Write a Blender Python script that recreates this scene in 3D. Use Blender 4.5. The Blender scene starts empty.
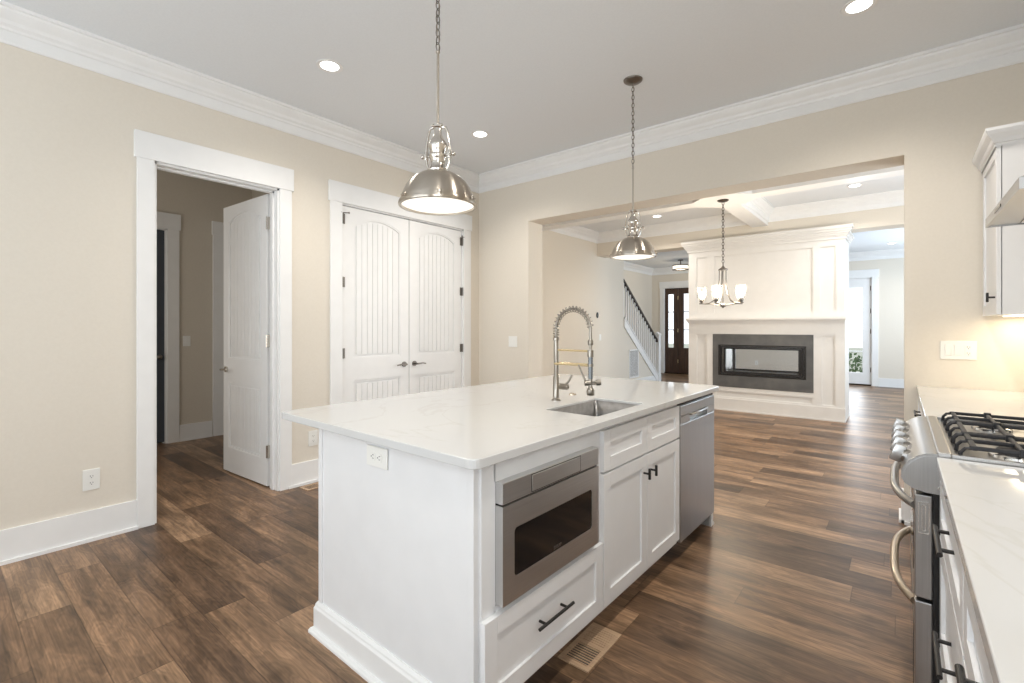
import bpy, bmesh, math, random
from mathutils import Vector, Matrix
random.seed(7)
D = bpy.data
SC = bpy.context.scene
COL = SC.collection
PI = math.pi
H = 1.295            # camera height
CEIL = 3.035

# ------------------------------------------------------------------ camera
cam = D.cameras.new('camera'); cam.sensor_width = 36; cam.lens = 36 * 477 / 1024
cam.shift_y = -14.5 / 1024; cam.clip_start = 0.02; cam.clip_end = 200
co = D.objects.new('camera', cam); COL.objects.link(co)
co.location = (0, 0, H); co.rotation_euler = (PI / 2, 0, math.radians(39.1255))
SC.camera = co
# ------------------------------------------------------------------ world, exposure
SC.view_settings.view_transform = 'Standard'; SC.view_settings.look = 'None'
SC.view_settings.gamma = 1.0; SC.view_settings.use_curve_mapping = False
SC.view_settings.exposure = 0.06
w = D.worlds.new('world'); SC.world = w; w.use_nodes = True
bg = w.node_tree.nodes['Background']
bg.inputs[0].default_value = (0.90, 0.95, 1.0, 1); bg.inputs[1].default_value = 1.6

def area(name, loc, rot, sx, sy, power, col=(1, 1, 1), spread=PI):
    l = D.lights.new(name, 'AREA'); l.shape = 'RECTANGLE'; l.size = sx; l.size_y = sy
    l.energy = power; l.color = col; l.spread = spread
    o = D.objects.new(name, l); COL.objects.link(o); o.location = loc; o.rotation_euler = rot
    return o
# area lamps for daylight and fill, most added at unseen places
area('added_daylight_kitchen', (-1.7, -2.92, 1.75), (PI / 2 + .15, 0, 0), 3.6, 1.5, 4, (0.90, 0.96, 1.0))  # added lamp in the assumed opening behind the camera
area('added_ceiling_fill_kitchen', (-1.7, -2.70, 1.10), (PI - .72, 0, 0), 3.6, 1.0, 74, (0.84, 0.93, 1.0))  # added upward fill that brightens the ceiling
area('added_daylight_side', (.80, -.80, 1.70), (PI / 2 - .1, 0, 1.05), 1.3, 1.2, 19, (0.90, 0.96, 1.0), 2.4)  # added lamp, lights the island fronts from the right
area('added_daylight_dining', (1.62, 6.1, 1.6), (PI / 2 + .25, 0, PI / 2), 2.2, 1.7, 54, (0.90, 0.96, 1.0))  # added lamp at an unseen opening, brightens the dining room
area('added_daylight_living', (1.62, 10.8, 1.6), (PI / 2 + .1, 0, PI / 2 + .15), 2.8, 1.7, 120, (0.68, 0.84, 1.0))  # added bluish lamp at an unseen opening, brightens the stair wall
area('window_daylight_entry', (-0.95, 13.32, 1.3), (-PI / 2, 0, 0), 0.8, 2.1, 30, (0.9, 0.95, 1.0))
area('added_fill_hall', (-5.1, -.40, 1.6), (PI / 2 + .2, 0, 0), 1.4, 1.6, 17, (1.0, .97, .92))  # added fill to brighten the hall, no window stands here

# ------------------------------------------------------------------ materials
M = {}
def mat(name, col, rough=0.5, metal=0.0, spec=0.5, **k):
    m = D.materials.new(name); m.use_nodes = True
    b = m.node_tree.nodes['Principled BSDF']
    b.inputs['Base Color'].default_value = (*col, 1); b.inputs['Roughness'].default_value = rough
    b.inputs['Metallic'].default_value = metal; b.inputs['Specular IOR Level'].default_value = spec
    for kk, v in k.items(): b.inputs[kk.replace('_', ' ')].default_value = v
    M[name] = m
    return m
def N(m, t, **k):
    n = m.node_tree.nodes.new(t)
    for a, v in k.items(): setattr(n, a, v)
    return n
def L(m, a, b): m.node_tree.links.new(a, b)
def bsdf(m): return m.node_tree.nodes['Principled BSDF']
def noisy(m, c1, c2, scale, stretch=(1, 1, 1), detail=4, bump=0.0, rough=None):
    tc = N(m, 'ShaderNodeTexCoord'); mp = N(m, 'ShaderNodeMapping'); mp.inputs['Scale'].default_value = stretch
    L(m, tc.outputs['Object'], mp.inputs[0])
    n = N(m, 'ShaderNodeTexNoise'); n.inputs['Scale'].default_value = scale; n.inputs['Detail'].default_value = detail
    L(m, mp.outputs[0], n.inputs['Vector'])
    r = N(m, 'ShaderNodeValToRGB'); r.color_ramp.elements[0].color = (*c1, 1); r.color_ramp.elements[1].color = (*c2, 1)
    r.color_ramp.elements[0].position = 0.35; r.color_ramp.elements[1].position = 0.65
    L(m, n.outputs[0], r.inputs[0]); L(m, r.outputs[0], bsdf(m).inputs['Base Color'])
    if bump:
        bp = N(m, 'ShaderNodeBump'); bp.inputs['Strength'].default_value = bump; bp.inputs['Distance'].default_value = 0.002
        L(m, n.outputs[0], bp.inputs['Height']); L(m, bp.outputs[0], bsdf(m).inputs['Normal'])
    if rough:
        mr = N(m, 'ShaderNodeMapRange'); mr.inputs['To Min'].default_value = rough[0]; mr.inputs['To Max'].default_value = rough[1]
        L(m, n.outputs[0], mr.inputs[0]); L(m, mr.outputs[0], bsdf(m).inputs['Roughness'])
    return m
noisy(mat('wall_paint', (.8, .69, .55), 0.75, spec=0.25), (.75, .69, .60), (.765, .705, .615), 60, bump=0.05)
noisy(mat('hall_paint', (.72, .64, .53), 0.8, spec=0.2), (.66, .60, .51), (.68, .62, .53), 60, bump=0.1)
noisy(mat('ceiling_paint', (.78, .78, .78), 0.85, spec=0.2), (.81, .83, .85), (.83, .85, .87), 80, bump=0.15)
noisy(mat('trim_paint', (.86, .85, .84), 0.35), (.85, .845, .835), (.87, .865, .855), 9)
noisy(mat('door_paint', (.86, .855, .845), 0.38), (.85, .845, .835), (.87, .865, .855), 9)
noisy(mat('cabinet_paint', (.84, .84, .845), 0.3), (.79, .79, .795), (.81, .81, .815), 9)
noisy(mat('mantel_paint', (.86, .83, .79), 0.45), (.76, .74, .71), (.78, .76, .73), 9)
mat('plate_plastic', (.85, .84, .80), 0.35)
mat('slot_dark', (.05, .045, .04), 0.6)
noisy(mat('steel', (.50, .49, .48), 0.28, 1.0), (.40, .395, .39), (.45, .445, .44), 6, (60, 60, .6), 3, rough=(.26, .36))
noisy(mat('steel_horizontal', (.50, .49, .48), 0.28, 1.0), (.60, .60, .60), (.66, .66, .66), 6, (60, .6, 60), 3, rough=(.34, .44))
mat('chrome', (.78, .77, .75), 0.14, 1.0)
m = mat('brushed_nickel', (.46, .41, .35), 0.28, 1.0)
bsdf(m).inputs['Anisotropic'].default_value = 0.85; bsdf(m).inputs['Anisotropic Rotation'].default_value = 0.25
tn = N(m, 'ShaderNodeTangent', direction_type='RADIAL', axis='Z'); L(m, tn.outputs[0], bsdf(m).inputs['Tangent'])
mat('faucet_nickel', (.34, .31, .27), 0.3, 1.0)
mat('polished_nickel', (.62, .58, .53), 0.18, 1.0)
mat('pewter', (.22, .20, .18), 0.35, 1.0)
mat('brass_satin', (.62, .50, .30), 0.28, 1.0)
mat('black_metal', (.018, .016, .015), 0.4, 0.3)
mat('cast_iron', (.025, .025, .028), 0.5, 0.2)
mat('black_glass', (.008, .008, .009), 0.06)
mat('black_enamel', (.012, .012, .013), 0.25)
mat('bronze_dark', (.05, .035, .025), 0.35, 0.8)
mat('white_enamel', (.9, .88, .84), 0.5)
noisy(mat('slate', (.10, .098, .095), 0.45), (.085, .085, .085), (.13, .127, .122), 5, detail=8, rough=(.35, .55))
noisy(mat('dark_wood', (.05, .025, .015), 0.35), (.035, .017, .010), (.075, .036, .02), 6, (6, 6, .5), 6)
mat('rail_wood', (.03, .018, .012), 0.35)
noisy(mat('register_wood', (.45, .30, .19), 0.5), (.42, .28, .18), (.52, .36, .23), 14, (1, 8, 1))
mat('rubber', (.22, .24, .26), 0.4, .5)
noisy(mat('sink_steel', (.3, .3, .29), 0.35, 1.0), (.27, .265, .26), (.33, .325, .32), 30, rough=(.3, .42))
mat('knob_steel', (.42, .41, .40), 0.3, 1.0)
mat('warm_metal', (.55, .47, .38), 0.3, 1.0)
noisy(mat('leaf', (.06, .12, .04), 0.6), (.04, .09, .03), (.12, .2, .07), 12)
noisy(mat('lawn', (.25, .28, .18), 0.9), (.3, .32, .25), (.45, .45, .38), 3)
def emis(name, col, s):
    m = D.materials.new(name); m.use_nodes = True; nt = m.node_tree; nt.nodes.clear()
    e = nt.nodes.new('ShaderNodeEmission'); e.inputs[0].default_value = (*col, 1); e.inputs[1].default_value = s
    o = nt.nodes.new('ShaderNodeOutputMaterial'); nt.links.new(e.outputs[0], o.inputs[0]); M[name] = m
emis('lamp_lens', (1, .95, .85), 1.25)
emis('can_lens', (1, .97, .92), 9)
emis('bulb', (1, .93, .8), 4)
emis('drum_glow', (1, .9, .75), 1.6)
emis('strip_glow', (1, .85, .6), 3)
def glass(name, col=(1, 1, 1), rough=0.0, gl=0.10):
    m = D.materials.new(name); m.use_nodes = True; nt = m.node_tree; nt.nodes.clear()
    t = nt.nodes.new('ShaderNodeBsdfTransparent'); t.inputs[0].default_value = (*col, 1)
    g = nt.nodes.new('ShaderNodeBsdfGlossy'); g.inputs['Roughness'].default_value = rough + .02
    f = nt.nodes.new('ShaderNodeFresnel'); f.inputs[0].default_value = 1.35
    mx = nt.nodes.new('ShaderNodeMixShader'); o = nt.nodes.new('ShaderNodeOutputMaterial')
    nt.links.new(f.outputs[0], mx.inputs[0]); nt.links.new(t.outputs[0], mx.inputs[1]); nt.links.new(g.outputs[0], mx.inputs[2])
    nt.links.new(mx.outputs[0], o.inputs[0]); M[name] = m
glass('clear_glass'); glass('seeded_glass', gl=.1); glass('firebox_glass', (.96, .96, .96))
m = D.materials['seeded_glass']; nt = m.node_tree
_o = [n for n in nt.nodes if n.type == 'OUTPUT_MATERIAL'][0]; _s = _o.inputs[0].links[0].from_socket
_t = nt.nodes.new('ShaderNodeBsdfTranslucent'); _t.inputs[0].default_value = (.95, .93, .9, 1); _m = nt.nodes.new('ShaderNodeMixShader'); _m.inputs[0].default_value = .14
nt.links.new(_s, _m.inputs[1]); nt.links.new(_t.outputs[0], _m.inputs[2]); nt.links.new(_m.outputs[0], _o.inputs[0])
# quartz: white with faint warm veins
m = mat('quartz', (.86, .855, .84), 0.08, spec=0.5)
tc = N(m, 'ShaderNodeTexCoord'); n1 = N(m, 'ShaderNodeTexNoise'); n1.inputs['Scale'].default_value = 1.3; n1.inputs['Detail'].default_value = 6; n1.inputs['Distortion'].default_value = 1.2
L(m, tc.outputs['Object'], n1.inputs['Vector'])
ab = N(m, 'ShaderNodeMath', operation='SUBTRACT'); ab.inputs[1].default_value = .5; L(m, n1.outputs[0], ab.inputs[0])
a2 = N(m, 'ShaderNodeMath', operation='ABSOLUTE'); L(m, ab.outputs[0], a2.inputs[0])
r = N(m, 'ShaderNodeValToRGB'); r.color_ramp.elements[0].color = (.585, .58, .56, 1); r.color_ramp.elements[0].position = 0
r.color_ramp.elements[1].color = (.62, .62, .615, 1); r.color_ramp.elements[1].position = .008
L(m, a2.outputs[0], r.inputs[0]); L(m, r.outputs[0], bsdf(m).inputs['Base Color'])
# plank floor (boards run along X)
def floor_mat():
    m = mat('plank_floor', (.2, .12, .07), 0.33, spec=0.35)
    PW, PL = 0.178, 1.22
    tc = N(m, 'ShaderNodeTexCoord'); sp = N(m, 'ShaderNodeSeparateXYZ'); L(m, tc.outputs['Object'], sp.inputs[0])
    def mth(op, a, b=None, c=None):
        n = N(m, 'ShaderNodeMath', operation=op)
        for i, v in enumerate((a, b, c)):
            if v is None: continue
            if isinstance(v, (int, float)): n.inputs[i].default_value = v
            else: L(m, v, n.inputs[i])
        return n.outputs[0]
    yy = mth('DIVIDE', mth('ADD', sp.outputs[1], 0.102), PW); row = mth('FLOOR', yy); fy = mth('SUBTRACT', yy, row)
    wn = N(m, 'ShaderNodeTexWhiteNoise', noise_dimensions='1D'); L(m, row, wn.inputs['W'])
    xx = mth('ADD', mth('DIVIDE', sp.outputs[0], PL), mth('MULTIPLY', wn.outputs[0], 7.3)); colm = mth('FLOOR', xx); fx = mth('SUBTRACT', xx, colm)
    cb = N(m, 'ShaderNodeCombineXYZ'); L(m, colm, cb.inputs[0]); L(m, row, cb.inputs[1])
    w2 = N(m, 'ShaderNodeTexWhiteNoise', noise_dimensions='2D'); L(m, cb.outputs[0], w2.inputs['Vector'])
    ramp = N(m, 'ShaderNodeValToRGB'); cr = ramp.color_ramp
    cols = [(0.0, (.100, .060, .037)), (.15, (.15, .089, .052)), (.4, (.215, .128, .073)), (.7, (.27, .163, .093)), (1.0, (.33, .208, .125))]
    cr.elements[0].position = 0; cr.elements[0].color = (*cols[0][1], 1); cr.elements[1].position = 1; cr.elements[1].color = (*cols[-1][1], 1)
    for p, c in cols[1:-1]:
        e = cr.elements.new(p); e.color = (*c, 1)
    L(m, w2.outputs[0], ramp.inputs[0])
    # grain, shifted per board
    vec = N(m, 'ShaderNodeCombineXYZ')
    L(m, mth('ADD', mth('MULTIPLY', sp.outputs[0], 1.0), mth('MULTIPLY', w2.outputs[0], 31.0)), vec.inputs[0])
    L(m, mth('ADD', mth('MULTIPLY', sp.outputs[1], 9.0), mth('MULTIPLY', w2.outputs[0], 57.0)), vec.inputs[1])
    g = N(m, 'ShaderNodeTexNoise'); g.inputs['Scale'].default_value = 2.2; g.inputs['Detail'].default_value = 9; g.inputs['Roughness'].default_value = .62; g.inputs['Distortion'].default_value = 1.0
    L(m, vec.outputs[0], g.inputs['Vector'])
    wv = N(m, 'ShaderNodeCombineXYZ')
    L(m, mth('ADD', mth('MULTIPLY', sp.outputs[0], 2.2), mth('MULTIPLY', w2.outputs[0], 13.0)), wv.inputs[0])
    L(m, mth('ADD', mth('MULTIPLY', sp.outputs[1], 95.0), mth('MULTIPLY', w2.outputs[0], 17.0)), wv.inputs[1])
    g2 = N(m, 'ShaderNodeTexNoise'); g2.inputs['Scale'].default_value = 1.6; g2.inputs['Detail'].default_value = 4; L(m, wv.outputs[0], g2.inputs['Vector'])
    # knots
    kv = N(m, 'ShaderNodeCombineXYZ'); L(m, mth('ADD', mth('MULTIPLY', sp.outputs[0], 1.3), mth('MULTIPLY', w2.outputs[0], 9.0)), kv.inputs[0]); L(m, mth('MULTIPLY', sp.outputs[1], 3.2), kv.inputs[1])
    vo = N(m, 'ShaderNodeTexVoronoi'); vo.inputs['Scale'].default_value = 1.5; L(m, kv.outputs[0], vo.inputs['Vector'])
    kr = N(m, 'ShaderNodeMapRange'); kr.inputs['From Min'].default_value = 0.02; kr.inputs['From Max'].default_value = .16; kr.inputs['To Min'].default_value = .38; kr.inputs['To Max'].default_value = 1
    L(m, vo.outputs['Distance'], kr.inputs[0])
    gm = N(m, 'ShaderNodeMapRange'); gm.inputs['From Min'].default_value = .3; gm.inputs['From Max'].default_value = .7; gm.inputs['To Min'].default_value = .50; gm.inputs['To Max'].default_value = 1.42
    L(m, g.outputs[0], gm.inputs[0])
    gm2 = N(m, 'ShaderNodeMapRange'); gm2.inputs['From Min'].default_value = .3; gm2.inputs['From Max'].default_value = .7; gm2.inputs['To Min'].default_value = .74; gm2.inputs['To Max'].default_value = 1.22
    L(m, g2.outputs[0], gm2.inputs[0])
    cv = N(m, 'ShaderNodeCombineXYZ'); L(m, mth('ADD', mth('MULTIPLY', sp.outputs[0], .9), mth('MULTIPLY', w2.outputs[0], 21.0)), cv.inputs[0]); L(m, mth('ADD', mth('MULTIPLY', sp.outputs[1], 3.0), mth('MULTIPLY', w2.outputs[0], 11.0)), cv.inputs[1])
    g3 = N(m, 'ShaderNodeTexNoise'); g3.inputs['Scale'].default_value = 2.4; g3.inputs['Detail'].default_value = 3; L(m, cv.outputs[0], g3.inputs['Vector'])
    gm3 = N(m, 'ShaderNodeMapRange'); gm3.inputs['From Min'].default_value = .35; gm3.inputs['From Max'].default_value = .65; gm3.inputs['To Min'].default_value = .62; gm3.inputs['To Max'].default_value = 1.28; L(m, g3.outputs[0], gm3.inputs[0])
    wave = mth('SINE', mth('MULTIPLY', g3.outputs[0], 95.0))
    wm = N(m, 'ShaderNodeMapRange'); wm.inputs['From Min'].default_value = -1; wm.inputs['From Max'].default_value = 1; wm.inputs['To Min'].default_value = .88; wm.inputs['To Max'].default_value = 1.08; L(m, wave, wm.inputs[0])
    # seams
    ey = mth('MULTIPLY', mth('MINIMUM', fy, mth('SUBTRACT', 1.0, fy)), PW); ex = mth('MULTIPLY', mth('MINIMUM', fx, mth('SUBTRACT', 1.0, fx)), PL)
    e = mth('MINIMUM', ey, ex)
    sm = N(m, 'ShaderNodeMapRange'); sm.inputs['From Max'].default_value = .003; sm.inputs['To Min'].default_value = .5; sm.inputs['To Max'].default_value = 1; L(m, e, sm.inputs[0])
    f = mth('MULTIPLY', mth('MULTIPLY', mth('MULTIPLY', gm.outputs[0], gm2.outputs[0]), mth('MULTIPLY', sm.outputs[0], kr.outputs[0])), mth('MULTIPLY', gm3.outputs[0], wm.outputs[0]))
    mx = N(m, 'ShaderNodeVectorMath', operation='SCALE'); L(m, ramp.outputs[0], mx.inputs[0]); L(m, f, mx.inputs['Scale'])
    L(m, mx.outputs[0], bsdf(m).inputs['Base Color'])
    ro = N(m, 'ShaderNodeMapRange'); ro.inputs['To Min'].default_value = .28; ro.inputs['To Max'].default_value = .46; L(m, g.outputs[0], ro.inputs[0]); L(m, ro.outputs[0], bsdf(m).inputs['Roughness'])
    bp = N(m, 'ShaderNodeBump'); bp.inputs['Strength'].default_value = .3; bp.inputs['Distance'].default_value = .0012
    L(m, mth('ADD', sm.outputs[0], mth('MULTIPLY', g2.outputs[0], .5)), bp.inputs['Height']); L(m, bp.outputs[0], bsdf(m).inputs['Normal'])
floor_mat()

# ------------------------------------------------------------------ mesh helpers
class MB:
    def __init__(s): s.bm = bmesh.new()
    def box(s, x0, x1, y0, y1, z0, z1, bev=0.0, mtx=None):
        x0, x1 = sorted((x0, x1)); y0, y1 = sorted((y0, y1)); z0, z1 = sorted((z0, z1))
        t = bmesh.new()
        v = [t.verts.new(p) for p in ((x0, y0, z0), (x1, y0, z0), (x1, y1, z0), (x0, y1, z0), (x0, y0, z1), (x1, y0, z1), (x1, y1, z1), (x0, y1, z1))]
        for f in ((0, 3, 2, 1), (4, 5, 6, 7), (0, 1, 5, 4), (1, 2, 6, 5), (2, 3, 7, 6), (3, 0, 4, 7)): t.faces.new([v[i] for i in f])
        if bev: bmesh.ops.bevel(t, geom=list(t.edges), offset=bev, segments=2, profile=.5, affect='EDGES')
        s._merge(t, mtx); return s
    def _merge(s, t, mtx=None):
        if mtx: bmesh.ops.transform(t, matrix=mtx, verts=t.verts)
        me = D.meshes.new('tmp'); t.to_mesh(me); t.free(); s.bm.from_mesh(me); D.meshes.remove(me)
    def prism(s, pts, axis, a, b, mtx=None):
        """extrude a 2-D outline along axis: 'x' -> (y,z), 'y' -> (x,z), 'z' -> (x,y)"""
        t = bmesh.new()
        def P(p, c): return {'x': (c, p[0], p[1]), 'y': (p[0], c, p[1]), 'z': (p[0], p[1], c)}[axis]
        A = [t.verts.new(P(p, a)) for p in pts]; B = [t.verts.new(P(p, b)) for p in pts]; n = len(pts)
        t.faces.new(A); t.faces.new(B[::-1])
        for i in range(n): t.faces.new((A[i], B[i], B[(i + 1) % n], A[(i + 1) % n]))
        bmesh.ops.recalc_face_normals(t, faces=t.faces); s._merge(t, mtx); return s
    def ring(s, outer, inner, axis, a, b):
        """frame between two outlines with the same vertex count"""
        t = bmesh.new(); n = len(outer)
        def P(p, c): return {'x': (c, p[0], p[1]), 'y': (p[0], c, p[1]), 'z': (p[0], p[1], c)}[axis]
        V = [[t.verts.new(P(p, c)) for p in L_] for L_ in (outer, inner) for c in (a, b)]
        oa, ob, ia, ib = V
        for i in range(n):
            j = (i + 1) % n
            t.faces.new((oa[i], oa[j], ia[j], ia[i])); t.faces.new((ob[i], ob[j], ib[j], ib[i]))
            t.faces.new((oa[i], oa[j], ob[j], ob[i])); t.faces.new((ia[i], ia[j], ib[j], ib[i]))
        bmesh.ops.recalc_face_normals(t, faces=t.faces); s._merge(t); return s
    def lathe(s, prof, c=(0, 0, 0), seg=32, mtx=None, cap=True):
        t = bmesh.new(); rings = []
        for r, z in prof:
            if r < 1e-5: rings.append([t.verts.new((c[0], c[1], c[2] + z))])
            else: rings.append([t.verts.new((c[0] + r * math.cos(2 * PI * i / seg), c[1] + r * math.sin(2 * PI * i / seg), c[2] + z)) for i in range(seg)])
        for A, B in zip(rings, rings[1:]):
            for i in range(seg):
                j = (i + 1) % seg
                if len(A) == 1 and len(B) > 1: t.faces.new((A[0], B[i], B[j]))
                elif len(B) == 1 and len(A) > 1: t.faces.new((A[i], B[0], A[j]))
                elif len(A) > 1: t.faces.new((A[i], B[i], B[j], A[j]))
        if cap:
            for R in (rings[0], rings[-1]):
                if len(R) > 2: t.faces.new(R)
        bmesh.ops.recalc_face_normals(t, faces=t.faces); s._merge(t, mtx); return s
    def cyl(s, p, q, r, seg=16, r2=None):
        p = Vector(p); q = Vector(q); d = q - p; t = bmesh.new()
        bmesh.ops.create_cone(t, cap_ends=True, segments=seg, radius1=r, radius2=r if r2 is None else r2, depth=d.length)
        s._merge(t, Matrix.Translation((p + q) / 2) @ d.to_track_quat('Z', 'Y').to_matrix().to_4x4()); return s
    def tube(s, pts, r, seg=10, closed=False):
        pts = [Vector(p) for p in pts]; t = bmesh.new(); n = len(pts); rings = []; prev = None
        for i, p in enumerate(pts):
            if closed: d = pts[(i + 1) % n] - pts[i - 1]
            else: d = pts[min(i + 1, n - 1)] - pts[max(i - 1, 0)]
            d.normalize()
            if prev is None: u = d.orthogonal().normalized()
            else:
                u = prev - d * prev.dot(d)
                u = u.normalized() if u.length > 1e-6 else d.orthogonal().normalized()
            prev = u; v = d.cross(u); rr = r(i / (n - 1)) if callable(r) else r
            rings.append([t.verts.new(p + rr * (math.cos(2 * PI * k / seg) * u + math.sin(2 * PI * k / seg) * v)) for k in range(seg)])
        m_ = n if closed else n - 1
        for i in range(m_):
            A, B = rings[i], rings[(i + 1) % n]
            for k in range(seg): t.faces.new((A[k], A[(k + 1) % seg], B[(k + 1) % seg], B[k]))
        if not closed: t.faces.new(rings[0]); t.faces.new(rings[-1])
        bmesh.ops.recalc_face_normals(t, faces=t.faces); s._merge(t); return s
    def sphere(s, c, r, sc=(1, 1, 1), seg=16):
        t = bmesh.new(); bmesh.ops.create_uvsphere(t, u_segments=seg, v_segments=max(8, seg // 2), radius=r)
        s._merge(t, Matrix.Translation(c) @ Matrix.Diagonal((*sc, 1))); return s
    def build(s, name, m, parent=None, smooth=None, mods=None):
        me = D.meshes.new(name); s.bm.to_mesh(me); s.bm.free()
        o = D.objects.new(name, me); COL.objects.link(o); me.materials.append(M[m] if isinstance(m, str) else m)
        if parent: o.parent = parent
        if smooth is not None:
            for p in me.polygons: p.use_smooth = True
            md = o.modifiers.new('smooth_by_angle', 'EDGE_SPLIT'); md.split_angle = math.radians(smooth)
        return o
def tag(o, label, cat, group=None, kind=None):
    o['label'] = label; o['category'] = cat
    if group: o['group'] = group
    if kind: o['kind'] = kind
    return o
def thing(name, label, cat, loc=(0, 0, 0), rz=0, group=None):
    o = D.objects.new(name, None); COL.objects.link(o); o.location = loc; o.rotation_euler = (0, 0, rz); o.empty_display_size = .05
    return tag(o, label, cat, group)
def struct(name, label, loc=(0, 0, 0), rz=0, cat=None):
    o = D.objects.new(name, None); COL.objects.link(o); o.location = loc; o.rotation_euler = (0, 0, rz); o.empty_display_size = .05
    o['kind'] = 'structure'; o['label'] = label; o['category'] = cat or name.split('_')[0]; return o
def st(mb, name, m, label, cat=None, **k):
    o = mb.build(name, m, **k); o['kind'] = 'structure'; o['label'] = label; o['category'] = cat or name.split('_')[0]; return o
def copy_tree(o, parent=None, **props):
    c = o.copy(); COL.objects.link(c)
    if parent: c.parent = parent
    for ch in list(o.children): copy_tree(ch, c)
    for k, v in props.items(): c[k] = v
    return c

# ------------------------------------------------------------------ room shell
XL, YB, YF = -3.81, 4.07, 4.33          # kitchen left wall, back wall faces
XR, YR = 0.735, -2.8
DL, DR = -4.38, 1.55                    # dining / living side walls
YH = 7.9                                # far header
YE = 13.1                               # entry wall
st(MB().box(-9, DR + .12, YR - .12, YE + .12, -.1, 0), 'floor', 'plank_floor', 'brown wood plank floor running through all the rooms')
# ceiling: kitchen + dining at CEIL, entry a little lower, hall
b = MB().box(-9, XR + .12, YR - .12, YB, CEIL, CEIL + .1).box(DL - .12, DR + .12, YB, YH + .1, CEIL, CEIL + .1)
b.box(-5.65, DR + .12, YH + .1, YE + .12, 2.95, CEIL + .1)
st(b, 'ceiling', 'ceiling_paint', 'flat white painted ceiling')
WT = .13
# left wall with two door openings
D1a, D1b, D2a, D2b, DT = .945, 1.768, 2.303, 3.811, 2.39
b = MB()
for y0, y1 in ((YR, D1a), (D1b, D2a), (D2b, YB + .001)): b.box(XL - WT, XL, y0, y1, 0, CEIL)
for y0, y1 in ((D1a, D1b), (D2a, D2b)): b.box(XL - WT, XL, y0, y1, DT, CEIL)
st(b, 'wall_left', 'wall_paint', 'cream kitchen wall on the left with two doorways')
# back wall with the wide cased opening
OL, OR, OT = -3.085, 0.022, 2.43
b = MB().box(-4.5, OL, YB, YF, 0, CEIL).box(OR, DR + .12, YB, YF, 0, CEIL).box(OL, OR, YB, YF, OT, CEIL)
st(b, 'wall_back', 'wall_paint', 'cream wall with the wide opening into the dining room')
b = MB().box(XR, XR + .12, -.15, YB, 0, CEIL).box(XR, XR + .12, YR, -1.5, 0, CEIL).box(XR, XR + .12, -1.5, -.15, 0, 1.05).box(XR, XR + .12, -1.5, -.15, 2.35, CEIL)  # opening cut for the added side daylight
st(b, 'wall_right', 'wall_paint', 'cream wall behind the range and wall cabinets')
b = MB()
b.box(-9, -3.6, YR - .12, YR, 0, CEIL).box(.2, XR + .12, YR - .12, YR, 0, CEIL).box(-3.6, .2, YR - .12, YR, 0, .95).box(-3.6, .2, YR - .12, YR, 2.55, CEIL)  # unseen openings added to let daylight in
st(b, 'wall_front', 'wall_paint', 'cream wall with window openings added for daylight behind the viewpoint')
b = MB()
for x in (-3.6, -2.35, -1.1, .14): b.box(x, x + .06, YR - .09, YR - .03, .95, 2.55)
for z in (.95, 1.72, 2.49): b.box(-3.6, .2, YR - .09, YR - .03, z, z + .05)
wn = struct('window_added_1', 'white framed triple window added behind the viewpoint for daylight')  # unseen window, put in as a daylight opening
b.build('added_window_frame', 'trim_paint', wn)
wn = struct('window_added_2', 'white framed double window added over the unseen counter to light the island fronts')  # invented window, placed so light reaches the island fronts
b = MB()
for y in (-1.5, -.855, -.21): b.box(XR + .03, XR + .08, y, y + .06, 1.05, 2.35)
for z in (1.05, 1.68, 2.30): b.box(XR + .03, XR + .08, -1.5, -.15, z, z + .05)
b.build('added_window_frame', 'trim_paint', wn)
# dining / living left wall, stair wall triangle
SY0, SY1 = 9.0, 10.75        # stair: open side from SY0 (high) to SY1 (floor)
sl = 1.34 / 1.8
b = MB().box(DL - .1, DL, YF, SY0, 0, CEIL)
b.prism([(SY0, 0), (SY1, 0), (SY1, .16), (SY0, 1.49)], 'x', DL - .1, DL)
st(b, 'wall_dining_left', 'wall_paint', 'pale cream wall running from dining room to the stairs')
b = MB().box(DR, DR + .12, YF, 5.0, 0, CEIL).box(DR, DR + .12, 7.2, 9.4, 0, CEIL).box(DR, DR + .12, 12.2, YE, 0, CEIL)
for a, c in ((5.0, 7.2), (9.4, 12.2)): b.box(DR, DR + .12, a, c, 0, .75).box(DR, DR + .12, a, c, 2.45, CEIL)  # openings out of view, put in for daylight
st(b, 'wall_dining_right', 'wall_paint', 'pale wall with unseen openings added for daylight on the right of the dining room')
b = MB().box(-5.62, -5.5, 6.4, YE, 0, CEIL + 2.5).box(-5.62, DL - .1, 6.28, 6.4, 0, CEIL + 2.5)
st(b, 'wall_stair', 'wall_paint', 'cream wall on the far side of the staircase')
# entry wall with front door opening and glazed door opening
FA, FB = -5.15, -3.45; GA, GB = -1.385, -.475
b = MB().box(-5.62, FA, YE, YE + .14, 0, CEIL).box(FB, GA, YE, YE + .14, 0, CEIL).box(GB, DR + .12, YE, YE + .14, 0, CEIL)
for a, c in ((FA, FB), (GA, GB)): b.box(a, c, YE, YE + .14, DT, CEIL)
st(b, 'wall_entry', 'wall_paint', 'pale far wall holding the front door and the glazed door')
b = MB().box(DL, DR, YH, YH + .3, 2.615, CEIL)
st(b, 'wall_header', 'wall_paint', 'cream dropped beam above the fireplace')
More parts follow.
